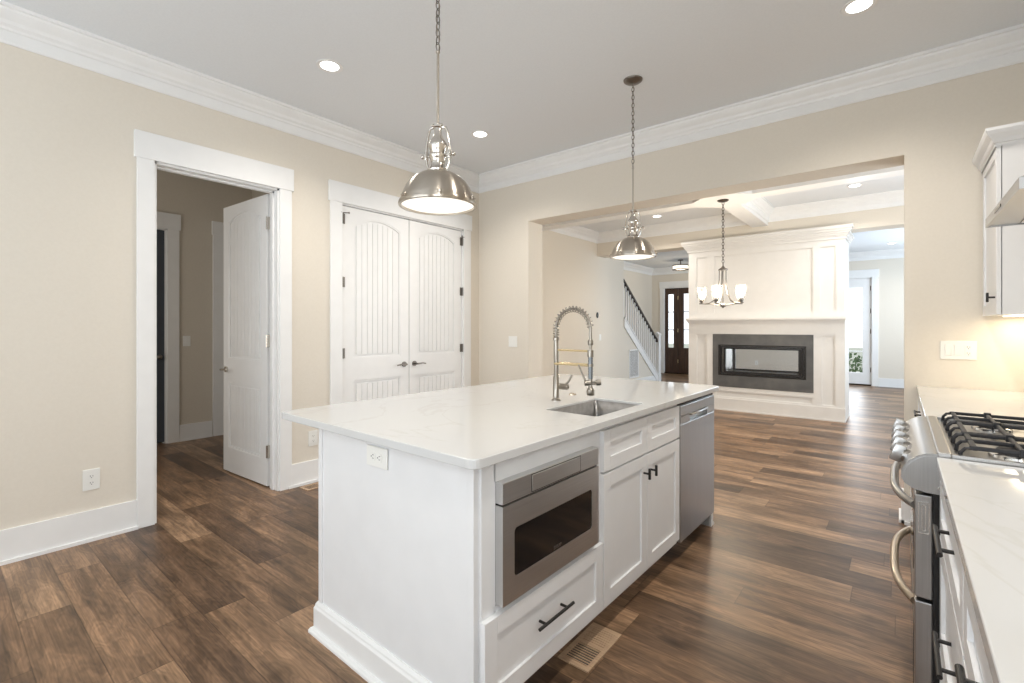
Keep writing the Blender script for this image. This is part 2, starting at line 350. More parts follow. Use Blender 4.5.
# hall behind the left wall
HX = -6.33
b = MB().box(HX - .12, HX, YR, 1.18, 0, CEIL).box(HX - .12, HX, 1.70, 2.20, 0, CEIL).box(HX - .12, HX, 1.18, 1.70, DT, CEIL).box(HX - .12, HX, 2.2, 2.62, 0, CEIL)
b.box(HX, XL - WT, 2.60, 2.72, 0, CEIL).box(HX, XL - WT, -.6, -.48, 0, CEIL)
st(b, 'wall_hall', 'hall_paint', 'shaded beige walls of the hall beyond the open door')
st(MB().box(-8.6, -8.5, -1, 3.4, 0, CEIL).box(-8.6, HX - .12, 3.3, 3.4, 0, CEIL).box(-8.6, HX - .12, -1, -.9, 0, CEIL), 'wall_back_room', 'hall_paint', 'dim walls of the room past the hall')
st(MB().box(-4.6, -4.5, 2.72, 4.3, 0, CEIL), 'wall_pantry', 'wall_paint', 'inside wall of the pantry behind the double doors')

# ------------------------------------------------------------------ trim
def crown_profile(h=.185, p=.10):
    # (distance from wall, z below ceiling)
    return [(0, 0), (p, 0), (p, -.018), (p - .012, -.022), (p - .016, -.034), (p - .03, -.05), (p - .052, -.07), (p - .06, -.088), (.026, -.10), (.022, -.112), (.014, -.118), (.014, -h + .012), (0.008, -h), (0, -h)]
def sweep(corners, ceil=CEIL, closed=False, prof=None):
    """corners: plan points; the room lies on the LEFT of the walking direction"""
    prof = prof or crown_profile(); n = len(corners); t = bmesh.new(); rings = []
    C = [Vector((*c, 0)) for c in corners]
    for i, c in enumerate(C):
        dirs = []
        if i > 0 or closed: dirs.append((C[i] - C[i - 1]).normalized())
        if i < n - 1 or closed: dirs.append((C[(i + 1) % n] - C[i]).normalized())
        nr = [Vector((-d.y, d.x, 0)) for d in dirs]
        if len(nr) == 2:
            k = nr[0] + nr[1]; k = k / (k.dot(nr[0]))
        else: k = nr[0]
        rings.append([t.verts.new((c.x + k.x * d_, c.y + k.y * d_, ceil + z)) for d_, z in prof])
    q = len(prof)
    for i in range(n if closed else n - 1):
        A, B = rings[i], rings[(i + 1) % n]
        for k in range(q): t.faces.new((A[k], A[(k + 1) % q], B[(k + 1) % q], B[k]))
    if not closed: t.faces.new(rings[0]); t.faces.new(rings[-1])
    bmesh.ops.recalc_face_normals(t, faces=t.faces)
    mb = MB(); mb._merge(t); return mb
def crown_path(corners, name, label, ceil=CEIL, closed=False, m='trim_paint', prof=None):
    return st(sweep(corners, ceil, closed, prof), name, m, label, 'trim')
crown_path([(XR, YB), (XL, YB), (XL, YR), (XR, YR)], 'trim_1', 'white crown moulding around the kitchen ceiling', closed=True)
# coffered dining ceiling: beams along Y at x=-1.63 and along X at y=6.0, with an octagonal node
BX, BY, BZ, BW = -1.63, 6.0, 2.80, .11
b = MB().box(BX - BW, BX + BW, YF, YH, BZ, CEIL).box(DL, BX - BW, BY - BW, BY + BW, BZ, CEIL).box(BX + BW, DR, BY - BW, BY + BW, BZ, CEIL)
rr = .33
b.prism([(BX + rr, BY + .12), (BX + .12, BY + rr), (BX - .12, BY + rr), (BX - rr, BY + .12), (BX - rr, BY - .12), (BX - .12, BY - rr), (BX + .12, BY - rr), (BX + rr, BY - .12)], 'z', BZ - .004, CEIL)
st(b, 'trim_2', 'trim_paint', 'white crossing ceiling beams with an octagonal block at their centre', 'trim')
cp = crown_profile()
k = 3
for (xa, xb) in ((DL, BX - BW), (BX + BW, DR)):
    for (ya, yb) in ((YF, BY - BW), (BY + BW, YH)):
        crown_path([(xb, yb), (xa, yb), (xa, ya), (xb, ya)], 'trim_%d' % k, 'white crown moulding inside one ceiling coffer of the dining room', closed=True, prof=cp); k += 1
crown_path([(DR, YE), (-5.5, YE), (-5.5, 9.0)], 'trim_7', 'white crown moulding along the entry wall', ceil=2.95)
def baseboard(name, label, segs, h=.185):
    """segs: (x0,y0,x1,y1,nx,ny) with the normal pointing into the room"""
    b = MB()
    for x0, y0, x1, y1, nx, ny in segs:
        for t, z0, z1 in ((.016, 0, h), (.028, 0, .02)):
            b.box(min(x0, x1, x0 + nx * t, x1 + nx * t), max(x0, x1, x0 + nx * t, x1 + nx * t), min(y0, y1, y0 + ny * t, y1 + ny * t), max(y0, y1, y0 + ny * t, y1 + ny * t), z0, z1)
    return st(b, name, 'trim_paint', label, 'baseboard')
baseboard('baseboard_left', 'tall white baseboard along the left kitchen wall', [(XL, YR, XL, .86, 1, 0), (XL, 1.83, XL, 2.19, 1, 0), (XL, 3.92, XL, YB, 1, 0)])
baseboard('baseboard_back', 'white baseboard along the back wall and round its end', [(XL, YB, OL, YB, 0, -1), (OR, YB, .09, YB, 0, -1), (OR, YB, OR, YF, -1, 0), (OL, YB, OL, YF, 1, 0)], .165)
baseboard('baseboard_dining', 'white baseboard below the dining room and stair wall', [(DL, YF, DL, SY1, 1, 0), (DL, YF, OL, YF, 0, 1)])
baseboard('baseboard_entry', 'white baseboard along the entry wall', [(FB + .11, YE, GA - .11, YE, 0, -1), (GB + .11, YE, DR, YE, 0, -1), (-5.5, YE, FA - .11, YE, 0, -1)])
baseboard('baseboard_hall', 'white baseboard in the hall', [(HX, 1.81, HX, 2.14, 1, 0), (HX, YR, HX, 1.07, 1, 0)])
baseboard('baseboard_front', 'white baseboard behind the viewpoint', [(XL, YR, XR, YR, 0, 1)])

def casing(name, label, axis, plane, a, c, side, jamb=WT, top=DT, m='trim_paint', cw=.108):
    """door casing around [a,c] along axis on the wall plane; side = +1/-1 normal; includes jamb lining going the other way"""
    t = .02
    def B(b, u0, u1, n0, n1, z0, z1, bev=0):
        n0, n1 = plane + side * n0, plane + side * n1
        if axis == 'y': b.box(n0, n1, u0, u1, z0, z1, bev)
        else: b.box(u0, u1, n0, n1, z0, z1, bev)
    root = struct(name, label, cat='trim')
    b = MB(); B(b, a - cw, a + .004, 0, t, 0, top, .002); B(b, c - .004, c + cw, 0, t, 0, top, .002); B(b, a - cw - .014, c + cw + .014, 0, t + .006, top - .004, top + .17, .002)
    b.build('casing', m, root)
    b = MB(); B(b, a - .0005, a + .018, -jamb - .002, .001, 0, top); B(b, c - .018, c + .0005, -jamb - .002, .001, 0, top); B(b, a, c, -jamb - .002, .001, top - .018, top + .0005)
    B(b, a + .018, a + .03, -jamb + .04, -jamb + .075, 0, top - .018); B(b, c - .03, c - .018, -jamb + .04, -jamb + .075, 0, top - .018); B(b, a + .018, c - .018, -jamb + .04, -jamb + .075, top - .03, top - .018)
    b.build('jamb', m, root)
    return root
casing('trim_8', 'white door casing around the open hall doorway', 'y', XL, D1a, D1b, 1, cw=.09)
casing('trim_9', 'white door casing around the pantry double doors', 'y', XL, D2a, D2b, 1)
casing('trim_10', 'white door casing on the far hall wall', 'y', HX, 1.18, 1.70, 1, .12)
casing('trim_11', 'white casing around the front door', 'x', YE, FA, FB, -1, .14)
casing('trim_12', 'white casing around the glazed patio door', 'x', YE, GA, GB, -1, .14)
b = MB().box(HX, HX + .02, 2.15, 2.26, 0, DT).box(HX, HX + .024, 2.14, 2.59, DT, DT + .16).box(HX, HX + .012, 2.26, 2.59, 0, DT)
st(b, 'trim_13', 'trim_paint', 'white casing of a second door on the far hall wall', 'trim')

# ------------------------------------------------------------------ beadboard doors
def leaf_mesh(w_, h_, t_=.035):
    """leaf in local coords: x 0..w, y -t..0 (both faces modelled), z 0..h"""
    b = MB(); s = .102; z1, z2, z3, z4, pk = .215, .80, 1.0, 2.215, .07
    ins = .009
    def arch(x): u = (x - s) / (w_ - 2 * s); return z4 + pk * (1 - (2 * u - 1) ** 2)
    b.box(0, s, -t_, 0, 0, h_).box(w_ - s, w_, -t_, 0, 0, h_).box(s, w_ - s, -t_, 0, 0, z1).box(s, w_ - s, -t_, 0, z2, z3)
    n = 14; xs = [s + (w_ - 2 * s) * i / n for i in range(n + 1)]
    b.prism([(x, arch(x)) for x in xs] + [(w_ - s, h_), (s, h_)], 'y', -t_, 0)
    b.box(s, w_ - s, -t_ + ins + .004, -ins - .004, z1, z2).prism([(s, z3)] + [(w_ - s, z3)] + [(x, arch(x)) for x in xs[::-1]], 'y', -t_ + ins + .004, -ins - .004)
    def outline(i, lo, top):
        xa, xb = s + i, w_ - s - i
        if top is None: return [(xa, lo + i), (xb, lo + i)] + [(xb - (xb - xa) * k / n, z2 - i) for k in range(n + 1)]
        return [(xa, lo + i), (xb, lo + i)] + [(xb - (xb - xa) * k / n, arch(s + (w_ - 2 * s) * (1 - k / n)) - i) for k in range(n + 1)]
    for lo, top in ((z1, None), (z3, 1)):
        for ya, yb in ((-ins - .005, -.003), (-t_ + .003, -t_ + ins + .005)):
            b.ring(outline(0.0, lo, top), outline(.013, lo, top), 'y', ya, yb)
        # bead boards
        i0 = .035; xa, xb = s + i0, w_ - s - i0; nb = 8; g = .0045; bw = (xb - xa) / nb
        for k in range(nb):
            x0, x1 = xa + k * bw + g / 2, xa + (k + 1) * bw - g / 2
            za = lo + i0
            zt = (z2 - i0, z2 - i0) if top is None else (arch(x0) - i0, arch(x1) - i0)
            for ya, yb in ((-ins - .0045, -.0035), (-t_ + .0035, -t_ + ins + .0045)):
                b.prism([(x0, za), (x1, za), (x1, zt[1]), (x0, zt[0])], 'y', ya, yb)
    return b
def lever(b, x, z, y, s, dirx):
    b.cyl((x, y, z), (x, y + s * .012, z), .026, 20); b.cyl((x, y, z), (x, y + s * .05, z), .009, 12)
    b.tube([(x, y + s * .05, z), (x + dirx * .02, y + s * .054, z), (x + dirx * .07, y + s * .052, z + .003), (x + dirx * .115, y + s * .046, z - .004)], lambda u: .009 - .003 * u, 10)
def hinge_mesh(x, y, z, ext=.012):
    b = MB().cyl((x, y, z - .05), (x, y, z + .05), .0085, 10).sphere((x, y, z + .052), .008, seg=8).sphere((x, y, z - .052), .008, seg=8)
    return b
LW = .748; LH = 2.355
# open hall door: leaf lies along -X from the hinge; the face seen looks towards -Y
d = struct('door_1', 'white arched beadboard door standing open into the hall', (-3.955, 1.737, .012), PI + .05)
# local x -> world -X ; local y -> world -Y ; the leaf's y range -t..0 -> world y .. +t
LW = .785
lf = leaf_mesh(LW, LH).build('door_leaf', 'door_paint', d)
h = MB(); lever(h, LW - .065, .905, 0, 1, -1); lever(h, LW - .065, .905, -.035, -1, -1); h.box(LW - .001, LW + .0015, -.03, -.005, .86, .98); h.build('door_handle', 'polished_nickel', d, smooth=35)
for z in (.28, 1.17, 2.12):
    h = MB().cyl((-.01, .006, z - .05), (-.01, .006, z + .05), .009, 10).box(-.003, .0, -.032, .004, z - .05, z + .05).box(-.022, -.0195, -.03, .006, z - .05, z + .05)
    h.build('hinge', 'polished_nickel', d, smooth=35)
# pantry double doors (closed, flush with the kitchen face)
def pantry_leaf(nm, label, y, flip):
    # leaf in plane X = XL; local x -> world +Y, local y -> world -X (rz = 90 deg)
    d = struct(nm, label, (XL - .006, y, .012), PI / 2)
    w_ = .728
    # local y 0 is kitchen side? local +y = world -X, so shift the leaf: face at local y 0 must look to world +X = local -y
    bb = leaf_mesh(w_, LH); bmesh.ops.translate(bb.bm, verts=bb.bm.verts, vec=(0, .035, 0)); bb.build('door_leaf', 'door_paint', d)
    h = MB(); xh = w_ - .06 if not flip else .06
    lever(h, xh, .915, 0, -1, -1 if not flip else 1); h.build('door_handle', 'pewter', d, smooth=35)
    xe = 0 if not flip else w_; sg = -1 if not flip else 1
    for i, z in enumerate((.28, 1.05, 1.68, 2.24)):
        if i == 0: continue
        h = MB().cyl((xe + sg * .007, -.012, z - .045), (xe + sg * .007, -.012, z + .045), .009, 10).box(xe - .002 - sg * .02, xe + .002 + sg * .004, -.006, -.0015, z - .045, z + .045)
        if i == 3:  # pin door stop
            h.cyl((xe + sg * .007, -.012, z + .05), (xe - sg * .03, -.045, z + .05), .0045, 8).cyl((xe + sg * .007, -.012, z + .05), (xe + sg * .03, -.025, z + .05), .0045, 8).cyl((xe - sg * .03, -.045, z + .05), (xe - sg * .035, -.05, z + .05), .009, 10)
        h.build('hinge', 'pewter', d, smooth=35)
    return d
pantry_leaf('door_2', 'left white arched beadboard leaf of the closed pantry doors', D2a + .022, False)
pantry_leaf('door_3', 'right white arched beadboard leaf of the closed pantry doors', D2b - .022 - .728, True)
h = MB().box(XL - .03, XL - .012, D2a + .70, D2a + .80, 2.366, 2.371); st(h, 'trim_14', 'bronze_dark', 'small catch plate at the top of the pantry doors', 'trim')
# dark door at far side of hall
d = struct('door_4', 'dark blue-grey door in the far wall of the hall', (HX - .07, 1.20, .015), PI / 2)
mat('dusk_door', (.06, .07, .085), .4)
b = leaf_mesh(.48, LH); b.build('door_leaf', 'dusk_door', d)
h = MB(); h.cyl((.42, -.035, .95), (.42, -.075, .95), .012, 12); h.sphere((.42, -.09, .95), .028, (1, .8, 1)); h.build('door_knob', 'pewter', d, smooth=35)

# front door with sidelights
def lites_panel(b, gb, x0, x1, y, z0, z1, gx0, gx1, gz0, gz1, n, t=.045, mun=.02, panel=True):
    b.box(x0, gx0, y, y + t, z0, z1).box(gx1, x1, y, y + t, z0, z1).box(gx0, gx1, y, y + t, z0, gz0).box(gx0, gx1, y, y + t, gz1, z1)
    for i in range(1, n):
        z = gz0 + (gz1 - gz0) * i / n; b.box(gx0, gx1, y + .004, y + t - .004, z - mun / 2, z + mun / 2)
    gb.box(gx0, gx1, y + t / 2 - .003, y + t / 2 + .003, gz0, gz1)
d = struct('door_5', 'dark brown wooden front door with narrow glazed sidelights', (0, 0, 0))
y0 = YE + .03
for nm, x0, x1, gx0, gx1 in (('sidelight', FA + .02, -4.765, -5.045, -4.885), ('door_leaf', -4.76, -3.845, -4.61, -3.995), ('sidelight', -3.84, FB - .02, -3.72, -3.56)):
    b, g = MB(), MB(); lites_panel(b, g, x0, x1, y0, .01, DT - .02, gx0, gx1, .72, 2.21, 3)
    b.box(gx0, gx1, y0 - .008, y0, .2, .55, .003)
    if nm == 'door_leaf':
        cx_ = (gx0 + gx1) / 2
        b.box(cx_ - .02, cx_ + .02, y0 + .002, y0 + .043, .72, 2.21)
    o = b.build(nm, 'dark_wood', d); g.build('pane', 'clear_glass', o)
h = MB()
for z in (.35, 1.2, 2.1): h.cyl((-4.762, y0 - .008, z - .05), (-4.762, y0 - .008, z + .05), .009, 8)
h.build('hinge', 'brass_satin', d)
# glazed patio door
d = struct('door_6', 'white patio door with a single column of four glass panes', (0, 0, 0))
b, g = MB(), MB(); lites_panel(b, g, GA + .02, GB - .02, y0, .03, DT - .02, GA + .15, GB - .17, .28, 2.17, 4, mun=.022)
o = b.build('door_leaf', 'door_paint', d); g.build('pane', 'clear_glass', o)
h = MB()
for z in (.35, 1.2, 1.65, 2.15): h.cyl((GB - .022, y0 - .008, z - .05), (GB - .022, y0 - .008, z + .05), .011, 8)
h.build('hinge', 'bronze_dark', d)
st(MB().box(GA + .018, GB - .018, YE - .01, YE + .14, 0, .03), 'trim_15', 'bronze_dark', 'dark threshold under the glazed door', 'trim')
st(MB().box(FA + .018, FB - .018, YE - .01, YE + .14, 0, .03), 'trim_16', 'bronze_dark', 'dark threshold under the front door', 'trim')
# outside
st(MB().box(-20, 16, YE + .14, 40, -.4, -.12), 'ground', 'lawn', 'pale ground outside the entry', 'ground')
b = MB(); rnd = random.Random(3)
for i in range(2600):
    c = Vector((rnd.uniform(-2.8, 1.2), rnd.gauss(15.6, .35), 0)); c.z = rnd.uniform(-.1, .62) + .12 * math.sin(c.x * 3)
    n = Vector((rnd.gauss(0, 1), rnd.gauss(0, 1), rnd.gauss(0, 1))).normalized(); u = n.orthogonal().normalized(); v = n.cross(u); s_ = rnd.uniform(.03, .06)
    q = [b.bm.verts.new(c + u * s_ * a + v * s_ * .6 * e) for a, e in ((-1, 0), (0, -1), (1, 0), (0, 1))]; b.bm.faces.new(q)
for i in range(14): b.cyl((-2.6 + i * .28, 15.6, -.15), (-2.6 + i * .28 + rnd.uniform(-.1, .1), 15.6, .5), .015, 6)
tag(b.build('hedge', 'leaf'), 'low green hedge outside the glazed patio door', 'hedge')

# ------------------------------------------------------------------ staircase
stair = thing('staircase', 'white staircase with dark handrail rising beside the entry', 'staircase', (-4.44, SY1, 0))
# local frame: y' = world y - SY1 (negative going up)
b = MB(); nst = 15; rise, run = .19, .255
for i in range(nst):
    b.box(-1.05, -.06, -(i + 1) * run, -i * run, 0 if i < 5 else (i - 3) * rise, (i + 1) * rise)
b.build('steps', 'trim_paint', stair)
b = MB()
def zs(y): return .19 - (y) * .745      # stringer top in local y
b.prism([(0.02, zs(0) - .03), (0.02, .0), (-.0, .0), (SY0 - SY1, zs(SY0 - SY1) - .20), (SY0 - SY1, zs(SY0 - SY1))], 'x', .055, .085)
b.prism([(0.02, zs(.02)), (0.02, zs(.02) - .03), (SY0 - SY1, zs(SY0 - SY1) - .03), (SY0 - SY1, zs(SY0 - SY1))], 'x', -.02, .095)
b.build('stringer', 'trim_paint', stair)
b = MB(); HR = .76
b.prism([(.02, zs(.02) + HR), (.02, zs(.02) + HR + .055), (SY0 - SY1, zs(SY0 - SY1) + HR - .03 + .055), (SY0 - SY1, zs(SY0 - SY1) + HR - .03)], 'x', .0, .07)
b.build('handrail', 'rail_wood', stair)
for i in range(16):
    y = -.1 - i * .108
    if y < SY0 - SY1 + .02: break
    b = MB().box(.024, .05, y - .013, y + .013, zs(y), zs(y) + HR + .0); b.build('baluster', 'trim_paint', stair)
b = MB().box(-.02, .09, .01, .12, 0, 1.10, .004).box(-.035, .105, -.005, .135, 1.10, 1.13, .004).box(-.03, .10, .0, .13, 0, .2, .003)
b.prism([(-.03, 1.13), (.10, 1.13), (.035, 1.18)], 'y', .0, .13); b.build('newel_post', 'trim_paint', stair)

# ------------------------------------------------------------------ fireplace
FX0, FX1, FY0, FY1 = -2.68, -.578, 7.87, 8.5
fp = thing('fireplace', 'white panelled see-through fireplace with dark slate surround, mantel and crown', 'fireplace', ((FX0 + FX1) / 2, FY0, 0))
ox, oy = (FX0 + FX1) / 2, FY0
def FX(x): return x - ox
hx0, hx1, hz0, hz1 = -2.15, -1.07, .57, .98      # firebox tunnel
b = MB()
b.box(FX(FX0), FX(hx0), .02, FY1 - oy - .02, 0, 2.66).box(FX(hx1), FX(FX1), .02, FY1 - oy - .02, 0, 2.66).box(FX(hx0), FX(hx1), .02, FY1 - oy - .02, 0, hz0).box(FX(hx0), FX(hx1), .02, FY1 - oy - .02, hz1, 2.66)
b.build('chimney_body', 'mantel_paint', fp)
def frame_panels(y_out, y_in, rects, x0, x1, z0, z1):
    """face board with rectangular recesses"""
    b = MB(); xs = sorted({x0, x1, *[r[0] for r in rects], *[r[1] for r in rects]}); zsv = sorted({z0, z1, *[r[2] for r in rects], *[r[3] for r in rects]})
    for i in range(len(xs) - 1):
        for j in range(len(zsv) - 1):
            cx_, cz_ = (xs[i] + xs[i + 1]) / 2, (zsv[j] + zsv[j + 1]) / 2
            if any(r[0] < cx_ < r[1] and r[2] < cz_ < r[3] for r in rects): continue
            b.box(xs[i], xs[i + 1], y_out, y_in, zsv[j], zsv[j + 1])
    bmesh.ops.remove_doubles(b.bm, verts=b.bm.verts, dist=1e-5)
    return b
R = [(-2.565, -2.385, 1.50, 2.42), (-2.285, -.945, 1.50, 2.42), (-.875, -.675, 1.50, 2.42), (-2.56, -2.39, .20, 1.18), (-.855, -.685, .20, 1.18), (-2.265, -.955, .20, .30), (-2.3, -.942, .365, 1.185)]
R = [(FX(a), FX(c), e, f_) for a, c, e, f_ in R]
for nm, ya, yb in (('face_panelling', 0, .021), ('rear_panelling', FY1 - oy - .021, FY1 - oy)):
    b = frame_panels(ya, yb, R, FX(FX0), FX(FX1), .0, 2.66)
    for r_ in R[:6]:
        yy = (ya + .004, yb - .001) if nm == 'face_panelling' else (ya + .001, yb - .004)
        o4 = [(r_[0], r_[2]), (r_[1], r_[2]), (r_[1], r_[3]), (r_[0], r_[3])]; q = .012
        i4 = [(r_[0] + q, r_[2] + q), (r_[1] - q, r_[2] + q), (r_[1] - q, r_[3] - q), (r_[0] + q, r_[3] - q)]
        b.ring(o4, i4, 'y', *yy)
    b.build(nm, 'mantel_paint', fp)
W0, W1, DE = FX(FX0), FX(FX1), FY1 - oy
def wrap(b, p, z0, z1, side=.18):
    b.box(W0 - p * side, W1 + p * side, -p, DE + p, z0, z1)
b = MB(); wrap(b, .10, 1.405, 1.437); wrap(b, .075, 1.39, 1.405); wrap(b, .05, 1.375, 1.39); wrap(b, .028, 1.355, 1.375); b.build('mantel_shelf', 'mantel_paint', fp)
b = MB()
for p, z0, z1 in ((.018, 2.50, 2.535), (.03, 2.535, 2.55), (.045, 2.55, 2.575), (.062, 2.575, 2.60), (.08, 2.60, 2.63), (.095, 2.63, 2.672)): 
    b.box(W0 - p, W1 + p, -p, .028, z0, min(z1, 2.672)); b.box(W0 - p, W1 + p, .028, DE + p, z0, min(z1, 2.612)) if z0 < 2.6 else None
b.build('crown', 'mantel_paint', fp)
b = MB(); wrap(b, .015, 0, .185); wrap(b, .026, 0, .02); b.build('plinth', 'mantel_paint', fp)
for nm, ya, yb in (('surround', -.006, .02), ('surround', DE - .02, DE + .006)):
    b = MB(); sx0, sx1, sz0, sz1 = FX(-2.3), FX(-.942), .365, 1.185; q0, q1, q2, q3 = FX(-2.215), FX(-1.03), .545, 1.02
    b.box(sx0, q0, ya, yb, sz0, sz1).box(q1, sx1, ya, yb, sz0, sz1).box(q0, q1, ya, yb, sz0, q2).box(q0, q1, ya, yb, q3, sz1)
    b.build(nm, 'slate', fp)
    out = -1 if ya < .1 else 1
    b = MB(); f0 = ya - .004 if out < 0 else yb + .004; f1 = yb - .002 if out < 0 else ya + .002
    for k_, (e0, e1) in enumerate(((0, .03), (.035, .06), (.065, .10))):
        dd = k_ * .012 * (-out); o4 = [(q0 + e0, q2 + e0 * .65), (q1 - e0, q2 + e0 * .65), (q1 - e0, q3 - e0 * .65), (q0 + e0, q3 - e0 * .65)]
        i4 = [(q0 + e1, q2 + e1 * .65), (q1 - e1, q2 + e1 * .65), (q1 - e1, q3 - e1 * .65), (q0 + e1, q3 - e1 * .65)]
        b.ring(o4, i4, 'y', f0 + dd, f1 + dd + (.012 * -out))
    b.box(q0 + .03, q1 - .03, f0, f1, q2 + .025, q2 + .03)
    fr = b.build('firebox_frame', 'black_metal', fp)
b = MB(); t_ = .012
b.box(FX(hx0), FX(hx1), .03, DE - .03, hz0, hz0 + t_).box(FX(hx0), FX(hx1), .03, DE - .03, hz1 - t_, hz1).box(FX(hx0), FX(hx0) + t_, .03, DE - .03, hz0 + t_, hz1 - t_).box(FX(hx1) - t_, FX(hx1), .03, DE - .03, hz0 + t_, hz1 - t_)
b.build('firebox', 'steel', fp)
for y in (.05, DE - .05): MB().box(FX(hx0) + .012, FX(hx1) - .012, y - .002, y + .002, hz0 + .012, hz1 - .012).build('glass_pane', 'firebox_glass', fp)

# ------------------------------------------------------------------ electrical plates, vents
def plate(name, label, cat, loc, rz, w_, h_, gangs, kinds, screws=True, group=None):
    """local: x across, y out of the wall (-y faces viewer), z up; rz turns -y to the wall normal"""
    t = thing(name, label, cat, loc, rz, group)
    MB().box(-w_ / 2, w_ / 2, -.006, .001, -h_ / 2, h_ / 2, .002).build('cover_plate', 'plate_plastic', t)
    for i in range(gangs):
        x = (i - (gangs - 1) / 2) * .046
        k_ = kinds[i]
        if k_ == 'rocker':
            MB().box(x - .0165, x + .0165, -.0085, -.005, -.033, .033, .0012).build('rocker', 'plate_plastic', t)
        elif k_ == 'duplex':
            for z in (-.02, .02):
                o = MB().lathe([(0, -.0), (.016, 0), (.017, .002), (.017, .004), (0, .004)], (0, 0, 0), 20, Matrix.Translation((x, -.0045, z)) @ Matrix.Rotation(PI / 2, 4, 'X')).build('receptacle', 'plate_plastic', t)
                MB().box(x - .007, x - .005, -.0092, -.0082, z - .002, z + .007).box(x + .005, x + .007, -.0092, -.0082, z - .002, z + .006).cyl((x, -.0092, z - .008), (x, -.0082, z - .008), .0025, 8).build('slots', 'slot_dark', o)
        elif k_ == 'decora':
            o = MB().box(x - .0165, x + .0165, -.0085, -.005, -.033, .033, .0012).build('receptacle', 'plate_plastic', t)
            b = MB()
            for z in (-.019, .019): b.box(x - .007, x - .005, -.0092, -.0083, z - .002, z + .007).box(x + .005, x + .007, -.0092, -.0083, z - .002, z + .006).cyl((x, -.0092, z - .008), (x, -.0083, z - .008), .0025, 8)
            b.build('slots', 'slot_dark', o)
    return t
NX = PI / 2        # rotates local -y to world +x
plate('wall_outlet', 'white outlet on the left wall below the door casing, nearest the viewer', 'outlet', (XL, .635, .37), NX, .08, .125, 1, ['duplex'])
plate('wall_outlet', 'white outlet on the wall between the hall doorway and pantry doors', 'outlet', (XL, 2.045, .366), NX, .08, .125, 1, ['duplex'])
plate('light_switch', 'white double light switch beside the wide opening', 'light switch', (-3.296, YB, 1.135), 0, .118, .118, 2, ['rocker', 'rocker'])
plate('switch_and_outlet', 'white three-gang plate of two switches and an outlet above right counter', 'light switch', (.282, YB, 1.150), 0, .168, .115, 3, ['rocker', 'rocker', 'decora'])
plate('light_switch', 'light switch in the hall beyond the open door', 'light switch', (HX, 1.885, 1.135), NX, .075, .118, 1, ['rocker'])
plate('light_switch', 'white light switch below the dark thermostat', 'light switch', (DL, 8.01, 1.10), NX, .075, .118, 1, ['rocker'])
plate('wall_outlet', 'outlet on the far wall seen through the fireplace glass', 'outlet', (-2.78, YE, .40), 0, .075, .118, 1, ['duplex'])
t = plate('island_outlet', 'white sideways outlet on the end panel of the island', 'outlet', (-1.462, 1.038, .819), 0, .074, .124, 1, ['duplex']); t.rotation_euler = (0, PI / 2, 0)
t = thing('thermostat', 'small dark oval thermostat on the pale dining wall', 'thermostat', (DL, 7.895, 1.515), NX)
MB().lathe([(0, 0), (.035, 0), (.038, .008), (.034, .018), (0, .02)], (0, 0, 0), 24, Matrix.Rotation(PI / 2, 4, 'X') @ Matrix.Diagonal((.9, 1.5, 1, 1))).build('housing', 'black_enamel', t, smooth=40)
t = thing('return_air_grille', 'white return air grille low on the wall beneath the stairs', 'vent', (DL, 9.47, .52), NX)
b = MB().box(-.23, .23, -.012, .001, -.30, .30); bb = MB()
b = MB().box(-.23, -.2, -.014, .001, -.3, .3).box(.2, .23, -.014, .001, -.3, .3).box(-.2, .2, -.014, .001, -.3, -.27).box(-.2, .2, -.014, .001, .27, .3); b.build('frame', 'trim_paint', t)
for i in range(26): bb.box(-.2, .2, -.009, -.003, -.265 + i * .0205, -.254 + i * .0205)
bb.build('louvers', 'trim_paint', t); MB().box(-.2, .2, -.002, .0, -.27, .27).build('backing', 'slot_dark', t)
def register(label, x0, x1, y0, y1, m, solid_from=None):
    w_, l_ = x1 - x0, y1 - y0; t = thing('floor_register', label, 'floor vent', ((x0 + x1) / 2, (y0 + y1) / 2, 0))
    b = MB(); f = .018; a, c = w_ / 2, l_ / 2; z = .005
    b.ring([(-a, -c), (a, -c), (a, c), (-a, c)], [(-a + f, -c + f * 1.3), (a - f, -c + f * 1.3), (a - f, c - f * 1.3), (-a + f, c - f * 1.3)], 'z', 0, z).box(-a + f, a - f, -.006, .006, 0, z)
    b.build('frame', m, t); s_ = MB(); n = 8
    for half in (-1, 1):
        u0, u1 = (-c + f * 1.3, -.006) if half < 0 else (.006, c - f * 1.3)
        for i in range(n):
            y = u0 + (u1 - u0) * (i + .5) / n; wd = .0045 if half < 0 else .0105
            s_.box(-a + f, a - f, y - wd / 2, y + wd / 2, .001, .0042)
    s_.build('slats', m, t); MB().box(-a + f, a - f, -c + f * 1.3, c - f * 1.3, .0003, .001).build('damper', 'slot_dark', t)
    return t
register('tan slotted floor register in front of the island drawer', -1.04, -.905, 1.562, 1.842, 'register_wood')
register('brown floor register against the left baseboard behind the island', -3.755, -3.63, 1.90, 2.19, 'register_wood')

